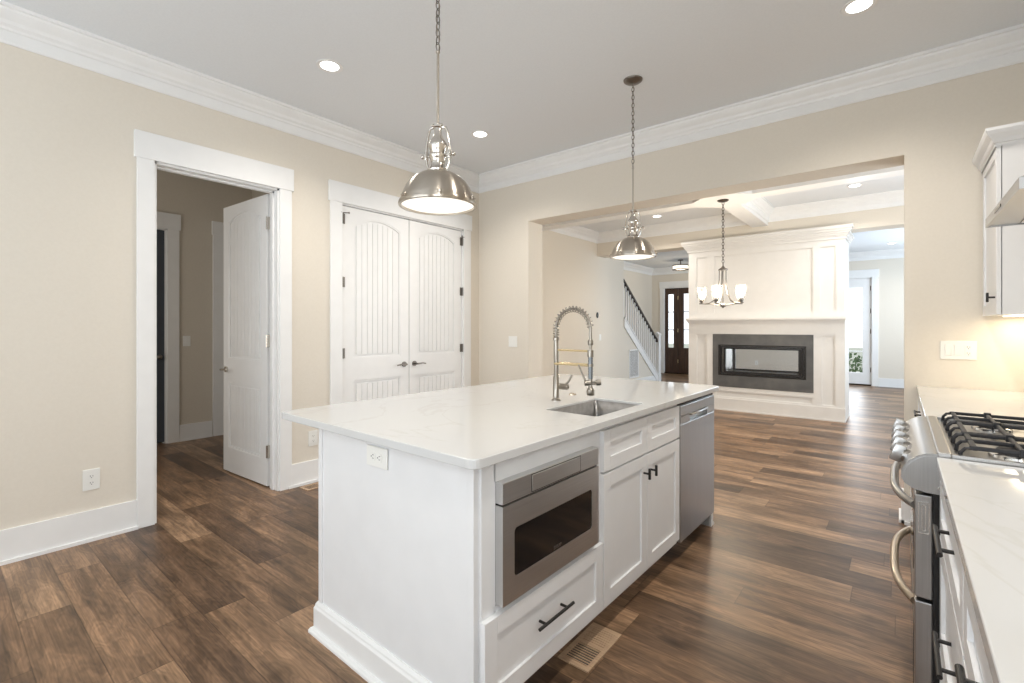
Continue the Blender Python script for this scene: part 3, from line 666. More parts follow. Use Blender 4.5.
# ------------------------------------------------------------------ kitchen island
IX0, IX1, IY0, IY1 = -1.89, -.972, 1.042, 3.235     # carcase; faces are proud to -.94
CT = .914; CB = .884
isl = thing('kitchen_island', 'large white island cabinet with panelled end, drawers and shaker doors', 'kitchen island', ((IX0 + IX1) / 2, (IY0 + IY1) / 2, 0))
ix, iy = isl.location.x, isl.location.y
class IB(MB):
    def wbox(s, x0, x1, y0, y1, z0, z1, bev=0): return s.box(x0 - ix, x1 - ix, y0 - iy, y1 - iy, z0, z1, bev)
b = IB()
FP = -.960    # face-frame plane
b.wbox(IX0, -1.57, IY0 + .02, IY1 - .02, .0, CB)                        # rear half, solid
b.wbox(-1.57, -1.0, IY0 + .02, 1.125, .10, CB).wbox(-1.57, -1.0, 1.722, 1.775, .10, CB).wbox(-1.57, -1.0, 1.118, 1.722, .10, .41)
b.wbox(-1.57, -1.0, 1.775, 2.62, .10, .68).wbox(-1.57, -1.31, 1.775, 2.62, .68, CB)
b.wbox(-1.57, -1.0, 2.61, 2.622, .10, CB)
b.wbox(-1.57, -1.05, IY0 + .02, 2.62, 0, .10)                            # toe kick
b.build('carcase', 'cabinet_paint', isl)
b = IB()   # face frame
b.wbox(-1.0, FP, IY0 + .02, 1.125, .10, CB).wbox(-1.0, FP, 1.715, 1.78, .10, CB).wbox(-1.0, FP, 2.60, 2.622, .10, CB)
b.wbox(-1.0, FP, 1.118, 1.722, .81, CB).wbox(-1.0, FP, 1.118, 1.722, .395, .42).wbox(-1.0, FP, 1.118, 1.722, .10, .13)
b.wbox(-1.0, FP, 1.78, 2.60, .86, CB).wbox(-1.0, FP, 1.765, 2.60, .68, .70).wbox(-1.0, FP, 1.765, 2.60, .10, .135)
b.build('face_frame', 'cabinet_paint', isl)
for s_, y in ((1, IY0), (-1, IY1)):      # near and far end panels
    b = IB()
    ya, yb = (y, y + .02) if s_ > 0 else (y - .02, y)
    b.wbox(IX0, IX1 - .0, ya, yb, 0, CB)
    yo = (y - .006, y + .001) if s_ > 0 else (y - .001, y + .006)
    b.wbox(IX0 - .0, IX0 + .028, *yo, 0, CB, .0015).wbox(IX1 - .022, IX1 + .004, *yo, 0, CB, .0015)
    b.build('end_panel', 'cabinet_paint', isl)
pf = [(-.02, 0), (.034, 0), (.034, .010), (.028, .020), (.018, .022), (.018, .104), (.0135, .113), (.0125, .120), (.006, .131), (-.02, .131)]
sk = sweep([(-.975 - ix, IY0 - iy), (IX0 - ix, IY0 - iy), (IX0 - ix, IY1 - iy), (-.960 - ix, IY1 - iy)], 0, False, pf)
b = sk
b.build('base_moulding', 'trim_paint', isl)
def shaker(y0, y1, z0, z1, xf, th=.02, fr=.057, rec=.009, s=1, off=(0, 0), axis='x'):
    """shaker front whose face is the plane X = xf, facing s"""
    b = MB(); xa = xf - s * th; xp = xf - s * rec
    f = min(fr, (z1 - z0) * .32)
    b.box(xa, xf, y0, y0 + fr, z0, z1, .0012).box(xa, xf, y1 - fr, y1, z0, z1, .0012).box(xa, xf, y0 + fr, y1 - fr, z0, z0 + f).box(xa, xf, y0 + fr, y1 - fr, z1 - f, z1)
    b.box(xa, xp, y0 + fr, y1 - fr, z0 + f, z1 - f)
    bmesh.ops.translate(b.bm, verts=b.bm.verts, vec=(-off[0], -off[1], 0)); return b
IO = (ix, iy)
def bar_pull(xf, yc, z, ln, s=1, off=(0, 0), vertical=False, post=None, so=.03, r=.0055):
    post = post or ln * .31; b = MB(); x = xf - off[0]; y = yc - off[1]
    if vertical: b.box(x + s * (so - .006), x + s * (so + .005), y - .0055, y + .0055, z - ln / 2, z + ln / 2, .002); b.cyl((x, y, z), (x + s * so, y, z), .005, 10)
    else:
        b.cyl((x + s * so, y - ln / 2, z), (x + s * so, y + ln / 2, z), r, 14)
        for q in (-post, post): b.cyl((x, y + q, z), (x + s * so, y + q, z), .0048, 10)
    return b
XF = -.94
dr = shaker(1.056, 1.768, .128, .402, XF, off=IO).build('drawer', 'cabinet_paint', isl)
bar_pull(XF - .008, 1.405, .278, .21, off=IO).build('pull_bar', 'black_metal', dr, smooth=40)
for y0, y1 in ((1.776, 2.193), (2.197, 2.612)): shaker(y0, y1, .690, .862, XF, off=IO).build('false_drawer_front', 'cabinet_paint', isl)
for y0, y1, yh in ((1.776, 2.193, 2.158), (2.197, 2.612, 2.234)):
    dd = shaker(y0, y1, .130, .680, XF, off=IO).build('door', 'cabinet_paint', isl)
    bar_pull(XF, yh, .60, .052, off=IO, vertical=True).build('pull_bar', 'black_metal', dd)
# countertop with sink cut-out
CX0, CX1, CY0, CY1 = -2.148, -.915, .985, 3.255
SX0, SX1, SYa, SYb = -1.262, -.988, 1.80, 2.262
ct = MB(); xs = [CX0, SX0, SX1, CX1]; ys = [CY0, SYa, SYb, CY1]
t = bmesh.new(); gv = {}
def rc(cx_, cy_, r_, a0, n=5): return [(cx_ + r_ * math.cos(a0 + PI / 2 * k / n), cy_ + r_ * math.sin(a0 + PI / 2 * k / n)) for k in range(n + 1)]
def rrect(x0, x1, y0, y1, r_, n=5): return rc(x1 - r_, y1 - r_, r_, 0, n) + rc(x0 + r_, y1 - r_, r_, PI / 2, n) + rc(x0 + r_, y0 + r_, r_, PI, n) + rc(x1 - r_, y0 + r_, r_, -PI / 2, n)
outer = rrect(CX0, CX1, CY0, CY1, .012); inner = rrect(SX0, SX1, SYa, SYb, .012)
ct.ring(rrect(CX0, CX1, CY0, CY1, .035), inner, 'z', CB, CT)
ct.bm.faces.ensure_lookup_table()
o = ct.build('countertop', 'quartz'); tag(o, 'white quartz countertop on the kitchen island with sink cut-out', 'countertop')
md = o.modifiers.new('bevel', 'BEVEL'); md.width = .003; md.segments = 2; md.limit_method = 'ANGLE'; md.angle_limit = math.radians(50)
# sink
t = thing('kitchen_sink', 'stainless steel undermount sink set in the island', 'sink', ((SX0 + SX1) / 2, (SYa + SYb) / 2, CT - .010))
sx, sy = t.location.x, t.location.y; a, c = (SX1 - SX0) / 2 - .002, (SYb - SYa) / 2 - .002; dp = -.21
b = MB(); w0 = rrect(-a, a, -c, c, .015); 
bm = b.bm; tops = [bm.verts.new((p[0], p[1], -.0005)) for p in w0]; bots = [bm.verts.new((p[0] * .97, p[1] * .98, dp)) for p in w0]
flo = [bm.verts.new((p[0] * 1.01, p[1] * 1.006, .0)) for p in w0]
n = len(w0)
for i in range(n):
    j = (i + 1) % n; bm.faces.new((tops[i], tops[j], bots[j], bots[i])); bm.faces.new((tops[i], tops[j], flo[j], flo[i]))
bm.faces.new(bots); bmesh.ops.recalc_face_normals(bm, faces=bm.faces)
o = b.build('basin', 'sink_steel', t, smooth=40); md = o.modifiers.new('thickness', 'SOLIDIFY'); md.thickness = .0015; md.offset = 1
MB().lathe([(0, .003), (.02, .003), (.022, .006), (.042, .006), (.045, .002), (.045, 0)], (-.03, 0, dp), 24, cap=False).build('drain', 'chrome', t, smooth=40)
# faucet
fx, fy = -1.378, 2.06
t = thing('faucet', 'tall spring-coil pull-down chrome faucet behind the island sink', 'faucet', (fx, fy, CT))
b = MB().lathe([(0, 0), (.024, 0), (.024, .006), (.018, .01), (.0165, .012), (.0165, .12), (.013, .125), (.013, .31), (.016, .312), (.016, .325), (.011, .33), (0, .33)], seg=24); b.build('body', 'faucet_nickel', t, smooth=35)
L0 = .205; pts = []; zt = .33; R_ = L0 / 2; top = .372
for i in range(6): pts.append((0, 0, zt + (top - zt) * i / 6))
for i in range(33):
    a_ = PI - PI * i / 32; pts.append((R_ + R_ * math.cos(a_), 0, top + R_ * .98 * math.sin(a_)))
for i in range(1, 5): pts.append((L0, 0, top - .018 * i))
MB().tube(pts, .007, 10).build('hose', 'faucet_nickel', t, smooth=60)
# coil
def along(u):
    f = u * (len(pts) - 1); i = min(int(f), len(pts) - 2); return Vector(pts[i]).lerp(Vector(pts[i + 1]), f - i), (Vector(pts[i + 1]) - Vector(pts[i])).normalized()
cp_ = []; turns = 21; 
for i in range(turns * 12 + 1):
    u = i / (turns * 12) * .90; p, d_ = along(u); sd = Vector((0, 1, 0)); up = d_.cross(sd); an = 2 * PI * i / 12
    cp_.append(p + .0150 * (math.cos(an) * sd + math.sin(an) * up))
MB().tube(cp_, .0024, 6).build('spring_coil', 'faucet_nickel', t, smooth=60)
zd = top - .075
b = MB().lathe([(0, .0), (.012, 0), (.014, .004), (.014, .02), (.009, .028), (0, .028)], (L0, 0, zd - .005), 16).cyl((L0, 0, .24), (L0, 0, zd), .0055, 12).build('hose_end', 'faucet_nickel', t, smooth=35)
b = MB().cyl((0, 0, .262), (L0, 0, .262), .0055, 12).cyl((0, .012, .192), (L0, .004, .192), .008, 12).cyl((0, -.012, .192), (L0, -.004, .192), .006, 12)
b.build('support_arm', 'brass_satin', t, smooth=40)
b = MB().lathe([(.010, 0), (.0155, .002), (.0155, .034), (.010, .036)], (L0, 0, .232), 16); b.build('holder_ring', 'faucet_nickel', t, smooth=35)
b = MB().lathe([(.009, 0), (.015, .002), (.015, .014), (.009, .016)], (L0, 0, .185), 16); b.build('holder_ring', 'faucet_nickel', t, smooth=35)
b = MB().lathe([(0, 0), (.0105, 0)] + [(.0105 + (.002 if i % 2 else 0), .004 + i * .0065) for i in range(17)] + [(.010, .118), (0, .118)], (L0, 0, .125), 16); b.build('spray_grip', 'rubber', t, smooth=35)
b = MB().lathe([(0, 0), (.017, 0), (.02, .006), (.019, .028), (.012, .036), (.0095, .045), (.0095, .085), (0, .085)], (L0, 0, .045), 20)
b.cyl((L0 - .03, 0, .105), (L0 + .03, 0, .105), .007, 12).build('spray_head', 'faucet_nickel', t, smooth=35)
dirr = Vector((.75, .65, 0))
b = MB().cyl((L0, 0, .105), (L0 + .035 * dirr.x, .035 * dirr.y, .108), .0075, 12).cyl((L0 + .028 * dirr.x, .028 * dirr.y, .107), (L0 + .05 * dirr.x, .05 * dirr.y, .109), .0145, 16)
b.cyl((L0, 0, .105), (L0 - .03 * dirr.x, -.03 * dirr.y, .105), .013, 16).tube([(L0 - .02, -.012, .11), (L0 - .035, -.02, .15), (L0 - .05, -.03, .195)], lambda u: .0055 - .0015 * u, 8)
b.build('valve_lever', 'faucet_nickel', t, smooth=35)
b = MB().cyl((0, 0, .075), (.03, .035, .07), .016, 16).sphere((.036, .042, .07), .017).tube([(.03, .036, .075), (.045, .05, .10), (.058, .062, .13)], lambda u: .007 - .002 * u, 8).build('handle', 'faucet_nickel', t, smooth=40)
t = thing('air_switch', 'small metal air switch button on the counter behind the sink', 'button', (-1.425, 2.29, CT))
MB().lathe([(0, 0), (.02, 0), (.02, .004), (.017, .006), (.0, .006)], seg=20).build('base_ring', 'warm_metal', t, smooth=40); MB().lathe([(0, .006), (.011, .006), (.010, .010), (0, .0105)], seg=16).build('button', 'warm_metal', t, smooth=40)
# microwave drawer
t = thing('microwave_drawer', 'stainless steel microwave drawer built into the near end of the island', 'microwave', (-1.0, 1.42, .61))
mx_, my_, mz_ = t.location
def mbx(b, x0, x1, y0, y1, z0, z1, bev=0): return b.box(x0 - mx_, x1 - mx_, y0 - my_, y1 - my_, z0 - mz_, z1 - mz_, bev)
MX = -.930
mbx(MB(), -1.5, -.9655, 1.130, 1.710, .428, .80).build('body', 'black_enamel', t)
b = mbx(MB(), -.962, MX, 1.126, 1.714, .742, .810, .002); b.build('control_panel', 'steel_horizontal', t)
b = MB(); o4 = [(1.271 - my_, .745 - mz_), (1.577 - my_, .745 - mz_), (1.577 - my_, .8055 - mz_), (1.271 - my_, .8055 - mz_)]; q = .002
b.ring(o4, [(1.274 - my_, .747 - mz_), (1.574 - my_, .747 - mz_), (1.574 - my_, .803 - mz_), (1.274 - my_, .803 - mz_)], 'x', MX - mx_ - .001, MX - mx_ + .0006); b.build('panel_seam', 'black_metal', t)
mbx(MB(), MX - .002, MX + .002, 1.275, 1.573, .748, .802, .001).build('touch_panel', 'steel_horizontal', t)
b = MB(); g4 = (1.183, 1.662, .500, .655)
oo = [(1.082 - my_, .432 - mz_), (1.706 - my_, .432 - mz_), (1.706 - my_, .744 - mz_), (1.082 - my_, .744 - mz_)]
r_ = .014
def rr4(y0, y1, z0, z1, r): 
    out = []
    for cy_, cz_, a0 in ((y0 + r, z0 + r, PI), (y1 - r, z0 + r, 1.5 * PI), (y1 - r, z1 - r, 0), (y0 + r, z1 - r, .5 * PI)):
        out += [(cy_ + r * math.cos(a0 + PI / 2 * k / 4) - my_, cz_ + r * math.sin(a0 + PI / 2 * k / 4) - mz_) for k in range(5)]
    return out
o20 = []
for p in oo: o20 += [p] * 5
def ring_x(b, outer, inner, xa, xb):
    b.ring(outer, inner, 'x', xa, xb)
ring_x(b, rr4(1.126, 1.714, .425, .736, .0015), rr4(g4[0], g4[1], g4[2], g4[3], r_), MX - mx_ - .03, MX - mx_)
b.build('door_frame', 'steel_horizontal', t)
b = MB(); b.prism(rr4(g4[0], g4[1], g4[2], g4[3], r_), 'x', MX - mx_ - .02, MX - mx_ - .0015); b.build('window', 'black_glass', t)
mbx(MB(), MX - .03, MX - .008, 1.13, 1.71, .734, .744).build('gap', 'black_metal', t)
fc = D.curves.new('logo', 'FONT'); fc.body = 'SHARP'; fc.size = .016; fc.align_x = 'CENTER'; fc.extrude = .0003
fo = D.objects.new('logo_tmp', fc); COL.objects.link(fo); dg = bpy.context.evaluated_depsgraph_get(); me = D.meshes.new_from_object(fo.evaluated_get(dg)); D.objects.remove(fo)
lg = D.objects.new('logo', me); COL.objects.link(lg); me.materials.clear(); me.materials.append(M['steel']); lg.parent = t
lg.location = (MX - mx_ - .0008, 1.425 - my_, .508 - mz_); lg.rotation_euler = (PI / 2, 0, PI / 2)
# dishwasher
t = thing('dishwasher', 'stainless steel dishwasher with pocket handle at the far end of the island', 'dishwasher', (-1.2, 2.913, 0))
dx, dy = -1.2, 2.913
MB().box(-1.52 - dx, -.975 - dx, -.291, .291, .10, .872).build('body', 'black_enamel', t)
X_ = -.938 - dx
b = MB().box(-.975 - dx, X_, -.291, .291, .105, .755, .003).box(-.975 - dx, X_, -.291, .291, .80, .858, .003).box(-.975 - dx, X_, -.291, -.15, .755, .80).box(-.975 - dx, X_, .15, .291, .755, .80).box(-.975 - dx, X_ - .028, -.15, .15, .755, .80)
b.build('door', 'steel', t)
b = MB().tube([(X_ - .004, -.15, .798), (X_ + .006, -.14, .796), (X_ + .008, 0, .796), (X_ + .006, .14, .796), (X_ - .004, .15, .798)], .006, 8); b.build('handle', 'steel', t, smooth=40)
MB().box(-.975 - dx, X_ - .01, -.291, .291, .860, .876).build('dark_top_strip', 'black_glass', t)  # black strip filling the gap between door and countertop
MB().box(-1.1 - dx, -1.04 - dx, -.29, .29, .0, .10).build('kick_plate', 'black_enamel', t)

# the whole island stands very slightly out of square with the room
bpy.context.view_layer.update()
PV = Vector((-.915, .985, 0)); TH = math.radians(-.91); RM = Matrix.Rotation(TH, 3, 'Z')
for o in COL.objects:
    if o.parent is None and o.get('label') and any(k in o.name for k in ('kitchen_island', 'countertop', 'kitchen_sink', 'faucet', 'air_switch', 'microwave_drawer', 'dishwasher', 'island_outlet')):
        o.location = RM @ (o.location - PV) + PV + Vector((-.025, 0, 0))
        if o.name != 'island_outlet': o.rotation_euler.z += TH

# ------------------------------------------------------------------ right run: base cabinets and counters
CF = .0895          # drawer face plane (faces -X)
def base_cabinet(label, y0, y1, doors=False):
    t = thing('base_cabinet', label, 'cabinet', (.42, (y0 + y1) / 2, 0), group=None); o_ = (.42, (y0 + y1) / 2)
    hw = (y1 - y0) / 2
    b = MB().box(.110 - .42, .725 - .42, -hw, hw, .10, CB - .0005).box(.18 - .42, .725 - .42, -hw, hw, 0, .10); b.build('carcase', 'cabinet_paint', t)
    for z0, z1 in ((.70, .868), (.375, .690), (.115, .365)):
        dr = shaker(y0 + .006, y1 - .006, z0, z1, CF, off=o_, s=-1).build('drawer', 'cabinet_paint', t)
        bar_pull(CF + .0095, (y0 + y1) / 2, (z0 + z1) / 2 if z0 != .375 else .51, .20, s=-1, off=o_, post=.066).build('pull_bar', 'black_metal', dr, smooth=40)
    return t
base_cabinet('white three-drawer base cabinet right beside the near side of the range', 1.20, 1.868)
base_cabinet('white three-drawer base cabinet nearest the bottom right corner', .56, 1.198)
base_cabinet('white three-drawer base cabinet under the counter beside the viewer', -.10, .558)
base_cabinet('white base cabinet just past the far side of the range', 2.652, 3.35)
base_cabinet('white base cabinet against the back wall at the far counter', 3.352, 4.05)
def slab(label, y0, y1):
    b = MB(); b.prism(rrect(.083, .733, y0, y1, .006, 3), 'z', CB, CT); o = b.build('countertop', 'quartz'); tag(o, label, 'countertop')
    md = o.modifiers.new('bevel', 'BEVEL'); md.width = .003; md.segments = 2; md.limit_method = 'ANGLE'; md.angle_limit = math.radians(50)
slab('white quartz countertop in the near right foreground beside the range', -.10, 1.872)
slab('white quartz countertop between the range and the back wall', 2.648, 4.068)
# range
RY0, RY1 = 1.880, 2.640; rc_ = (RY0 + RY1) / 2
t = thing('gas_range', 'stainless steel double-oven gas range with black grates and five knobs', 'range', (.40, rc_, 0))
hw = .38
def X(x): return x - .40
b = MB().box(X(.092), X(.725), -hw, hw, .03, .895).box(X(.076), X(.092), -hw + .012, hw - .012, .03, .80); b.build('body', 'black_enamel', t)
b = MB().box(X(.10), X(.725), -hw, hw, .895, .912).box(X(.085), X(.118), -hw, hw, .90, .926, .004).box(X(.70), X(.728), -hw, hw, .90, .926, .004).box(X(.118), X(.70), -hw, -hw + .018, .905, .924).box(X(.118), X(.70), hw - .018, hw, .905, .924)
b.build('cooktop', 'steel', t)
prof = [(.118, .918), (.085, .921), (.06, .918), (.04, .908), (.022, .893), (.010, .875), (.003, .855), (.002, .838), (.010, .822), (.03, .808), (.06, .801), (.118, .800)]
b = MB().prism([(X(p[0]), p[1]) for p in prof], 'y', -hw + .002, hw - .002); cpn = b.build('control_panel', 'steel', t, smooth=25)
b = MB(); pin = [(X(.055 + (p[0] - .055) * .86), .862 + (p[1] - .862) * .86) for p in prof]; b.prism(pin, 'y', -hw - .001, -hw + .004); b.build('end_cap', 'steel', t)
for z in (.905, .83): MB().cyl((X(.092), -hw - .004, z - .01), (X(.092), -hw + .003, z - .01), .006, 12).build('screw', 'chrome', t, smooth=40)
for i in range(5):
    y = -.27 + i * .135
    ax = Vector((-.95, 0, .31)).normalized(); p0 = Vector((X(.020), y, .880)); 
    k_ = MB().cyl(p0, p0 + ax * .010, .022, 20).cyl(p0 + ax * .008, p0 + ax * .016, .018, 20)
    up = ax.cross(Vector((0, 1, 0))); mt = Matrix((( *ax.cross(up), 0), (*up, 0), (*ax, 0), (0, 0, 0, 1))).transposed()
    mt = Matrix.Translation(p0 + ax * .026) @ mt
    k_.box(-.0075, .0075, -.028, .028, -.016, .016, .003, mt); k_.build('knob', 'knob_steel', t, smooth=35)
for nm, z0, z1 in (('upper_oven_door', .482, .792), ('lower_oven_door', .08, .472)):
    b = MB().box(X(.034), X(.076), -hw + .004, hw - .004, z0, z1, .004); d_ = b.build(nm, 'steel', t)
    MB().box(X(.0325), X(.036), -hw + .09, hw - .09, z0 + .05, z1 - .11).build('window', 'black_glass', d_)
    zh = z1 - .045 if nm[0] == 'u' else z1 - .02
    n = 24; pp = []
    for i in range(n + 1):
        u = -1 + 2 * i / n; pp.append((X(.036 - .052 * (1 - abs(u) ** 3.2)), u * (hw - .045), zh))
    MB().tube(pp, .0125, 14).build('handle', 'warm_metal' if nm[0] == 'l' else 'steel', d_, smooth=50)
    if nm[0] == 'u':
        b = MB()
        for q in (0, .008):
            o4 = rrect(X(.042 + q), X(.068 - q), z0 + .20 + q - .005, z1 - .01 - q - .01, .004, 3); i4 = rrect(X(.044 + q), X(.066 - q), z0 + .20 + q - .003, z1 - .01 - q - .012, .003, 3)
            b.ring(o4, i4, 'y', -hw + .0015, -hw + .006)
        b.build('side_emboss', 'chrome', d_)
b = MB().box(X(.10), X(.70), -hw, hw, 0, .03); b.build('foot_skirt', 'black_enamel', t)
gz = .953
for k_ in range(3):
    yc = -.245 + k_ * .245; g = MB(); w_ = .114; x0, x1 = X(.135), X(.69); th = .0052
    for y in (yc - w_, yc + w_): g.box(x0 + .02, x1, y - th, y + th, gz - .012, gz, .003)
    for x in (x0 + .13, (x0 + x1) / 2, x1 - .13): g.box(x - th, x + th, yc - w_, yc + w_, gz - .012, gz, .003)
    g.box(x0 + .02, x1, yc - th, yc + th, gz - .012, gz, .003) if k_ != 1 else None
    g.box(x0 + .025, x0 + .038, yc - w_, yc + w_, gz - .014, gz - .002, .003).box(x1 - .013, x1, yc - w_, yc + w_, gz - .012, gz, .003)
    for y in (yc - w_, yc, yc + w_):     # curved front feet
        g.tube([(x0 + .03, y, gz - .007), (x0 + .012, y, gz - .010), (x0 + .002, y, gz - .022), (x0, y, gz - .040)], .0052, 6)
        g.box(x1 - .014, x1, y - th, y + th, .912, gz - .01).box((x0 + x1) / 2 - th, (x0 + x1) / 2 + th, y - th, y + th, gz - .03, gz - .01)
    for x in (x0 + .13, x1 - .13):
        for y in (yc - w_, yc + w_): g.box(x - .010, x + .010, y - .009, y + .009, gz - .016, gz + .006, .002)
    g.build('grate', 'cast_iron', t)
for x, y, r_ in ((.265, -.245, .05), (.56, -.245, .042), (.265, .245, .045), (.56, .245, .04), (.41, 0, .05)):
    g = MB().lathe([(0, 0), (r_ + .012, 0), (r_ + .01, .008), (r_ - .006, .014), (0, .014)], (X(x), y, .912), 28); o = g.build('burner', 'chrome', t, smooth=40)
    MB().lathe([(0, .014), (r_ - .008, .014), (r_ - .006, .020), (r_ - .012, .026), (0, .027)], (X(x), y, .912), 28).build('burner_cap', 'cast_iron', o, smooth=40)
# wall cabinet
UY0, UY1, UX = 3.51, 4.055, .41
t = thing('wall_cabinet', 'white wall cabinet with crown moulding and lit underside beside the hood', 'cabinet', (.57, 3.785, 1.36)); o_ = (.57, 3.785)
b = MB().box(UX - .57, .733 - .57, UY0 - 3.785, 4.068 - 3.785, 0, .90); b.build('carcase', 'cabinet_paint', t)
dd = shaker(UY0 + .004, 4.05, .0, .885, .389, off=o_, s=-1, th=.018, fr=.06).build('door', 'cabinet_paint', t)
bar_pull(.389, 3.56, .092, .05, s=-1, off=o_, vertical=True).build('pull_bar', 'black_metal', dd)
b = MB(); xs_ = .733 - .57; ye = 4.068 - 3.785
cr_ = [(.0015, .872), (.0015, .888), (.010, .892), (.016, .91), (.034, .933), (.040, .950), (.040, .9655)]
for (p0, z0), (p1, z1) in zip(cr_, cr_[1:]):
    bm = b.bm; rings = []
    for p, z in ((p0, z0), (p1, z1)):
        xa, ya = .385 - .57 - p, UY0 - 3.785 - p; rings.append([bm.verts.new(q) for q in ((xa, ye, z), (xa, ya, z), (xs_, ya, z))])
    for k_ in range(2): bm.faces.new((rings[0][k_], rings[0][k_ + 1], rings[1][k_ + 1], rings[1][k_]))
b.box(.385 - .57 - .0385, xs_, UY0 - 3.785 - .0385, ye, .953, .9655)
b.build('crown', 'cabinet_paint', t)
b = MB().box(-.10, .06, -.22, .22, -.006, 0); b.build('light_strip', 'strip_glow', t)
# hood
t = thing('range_hood', 'stainless steel canopy range hood above the gas range', 'range hood', (.50, 2.30, 1.686))
hx0, hx1, hy0, hy1 = .262 - .5, .733 - .5, 1.955 - 2.3, 2.645 - 2.3
b = MB(); zb = .034
b.box(hx0, hx0 + .006, hy0, hy1, 0, zb).box(hx0 + .006, hx1, hy0, hy0 + .006, 0, zb).box(hx0 + .006, hx1, hy1 - .006, hy1, 0, zb)
bm = b.bm; lo = [bm.verts.new(p) for p in ((hx0, hy0, zb), (hx1, hy0, zb), (hx1, hy1, zb), (hx0, hy1, zb))]; hi = [bm.verts.new(p) for p in ((.05, -.13, .16), (hx1, -.13, .16), (hx1, .13, .16), (.05, .13, .16))]
for i in range(4): bm.faces.new((lo[i], lo[(i + 1) % 4], hi[(i + 1) % 4], hi[i]))
b.build('canopy', 'steel', t)
MB().box(.05, hx1, -.13, .13, .16, 1.345).build('chimney', 'steel', t)
b = MB().box(hx0 + .006, hx1, hy0 + .006, hy1 - .006, .006, .012); b.build('underside', 'steel', t)
for q in (-1, 1):
    b = MB(); y0, y1 = (hy0 + .04, -.01) if q < 0 else (.01, hy1 - .04)
    b.box(hx0 + .09, hx1 - .03, y0, y1, .001, .006)
    for k_ in range(12): b.box(hx0 + .10 + k_ * .028, hx0 + .115 + k_ * .028, y0 + .01, y1 - .01, -.001, .002)
    b.build('filter', 'steel', t)
MB().box(hx0 - .002, hx0, -.03, .10, .012, .022).build('control_buttons', 'black_glass', t)

# ------------------------------------------------------------------ pendants
def chain(b, x, y, z0, z1, ll=.036, wr=.0022, hw_=.0095):
    n = max(1, round((z1 - z0) / (ll * .78))); st_ = (z1 - z0) / n
    for i in range(n):
        zc = z0 + (i + .5) * st_; h_ = st_ / .78 / 2; pts_ = []
        for k_ in range(14):
            a_ = 2 * PI * k_ / 14; u = hw_ * math.cos(a_); v = h_ * math.sin(a_)
            pts_.append((x + (u if i % 2 else 0), y + (0 if i % 2 else u), zc + v))
        b.tube(pts_, wr, 6, closed=True)
PZ = 1.788
pend = thing('pendant_light', 'nearer brushed nickel dome pendant lamp hanging over the island', 'pendant lamp', (-1.459, 1.316, PZ), group=None)
out = [(.150, .010), (.1495, .022), (.146, .034), (.140, .050), (.130, .072), (.114, .095), (.094, .113), (.070, .127), (.046, .135), (.036, .139)]
b = MB().lathe(out + [(r - .003, z - .003) for r, z in out[::-1]], seg=48, cap=False); b.build('lamp_shade', 'brushed_nickel', pend, smooth=60)
b = MB().lathe([(.147, .012), (.157, .011), (.159, .004), (.157, -.003), (.147, -.004), (.147, .012)], seg=48, cap=False)
for i in range(6):
    a_ = i * PI / 3 + .35; b.box(.149, .158, -.009, .009, -.002, .026, .002, Matrix.Rotation(a_, 4, 'Z')); b.cyl((.156 * math.cos(a_), .156 * math.sin(a_), .016), (.165 * math.cos(a_), .165 * math.sin(a_), .016), .004, 8)
b.build('rim', 'brushed_nickel', pend, smooth=40)
b = MB().lathe([(.0, -.012), (.05, -.0105), (.10, -.006), (.130, -.001), (.146, .005), (.146, .008), (0, .008)], seg=48); b.build('diffuser', 'lamp_lens', pend, smooth=60)
b = MB().lathe([(.042, .134), (.044, .142), (.038, .148), (.030, .158), (.028, .175), (.032, .190), (.036, .196), (.036, .204), (.030, .21), (.034, .225), (.040, .238), (.040, .248), (.032, .26), (.022, .275), (.016, .29), (.014, .315), (.02, .318), (.02, .33), (.009, .333), (0, .333)], seg=32)
b.build('socket_housing', 'polished_nickel', pend, smooth=40)
b = MB()
for a_ in (.4, PI + .4):
    c_, s_ = math.cos(a_), math.sin(a_)
    b.tube([(.016 * c_, .016 * s_, .322), (.035 * c_, .035 * s_, .315), (.042 * c_, .042 * s_, .295), (.05 * c_, .05 * s_, .25), (.052 * c_, .052 * s_, .215), (.05 * c_, .05 * s_, .175), (.04 * c_, .04 * s_, .15)], .005, 8)
    b.cyl((.036 * c_, .036 * s_, .205), (.068 * c_, .068 * s_, .205), .005, 8); b.sphere((.068 * c_, .068 * s_, .205), .009, seg=10); b.box(.046, .056, -.011, .011, .19, .222, .003, Matrix.Rotation(a_, 4, 'Z'))
for k_ in range(3): b.sphere((.022 * math.cos(k_ * 2.1), .022 * math.sin(k_ * 2.1), .324), .006, seg=8)
b.build('yoke_bracket', 'polished_nickel', pend, smooth=40)
b = MB().cyl((0, 0, .33), (0, 0, .622), .0055, 12).sphere((0, 0, .626), .009, seg=10); b.build('rod', 'brushed_nickel', pend, smooth=40)
top_ = CEIL - PZ - .026
b = MB(); chain(b, 0, 0, .632, top_); b.build('chain', 'pewter', pend, smooth=60)
MB().tube([(.004 * math.sin(i * .9), .004 * math.cos(i * .9), .63 + (top_ - .63) * i / 24) for i in range(25)], .0018, 6).build('cord', 'brushed_nickel', pend)
b = MB().lathe([(0, 0), (.012, 0), (.05, .008), (.064, .018), (.066, .026), (0, .026)], (0, 0, top_), 32); b.build('ceiling_canopy', 'pewter', pend, smooth=40)
p2 = copy_tree(pend); p2.location = (-1.459, 3.144, PZ); p2['label'] = 'farther brushed nickel dome pendant lamp hanging over the island beside the sink'
pend['group'] = p2['group'] = 'island pendant lamps'
def plight(name, loc, e, col=(1, .84, .62), r=.08):
    l = D.lights.new(name, 'POINT'); l.energy = e; l.color = col; l.shadow_soft_size = r; o = D.objects.new(name, l); COL.objects.link(o); o.location = loc
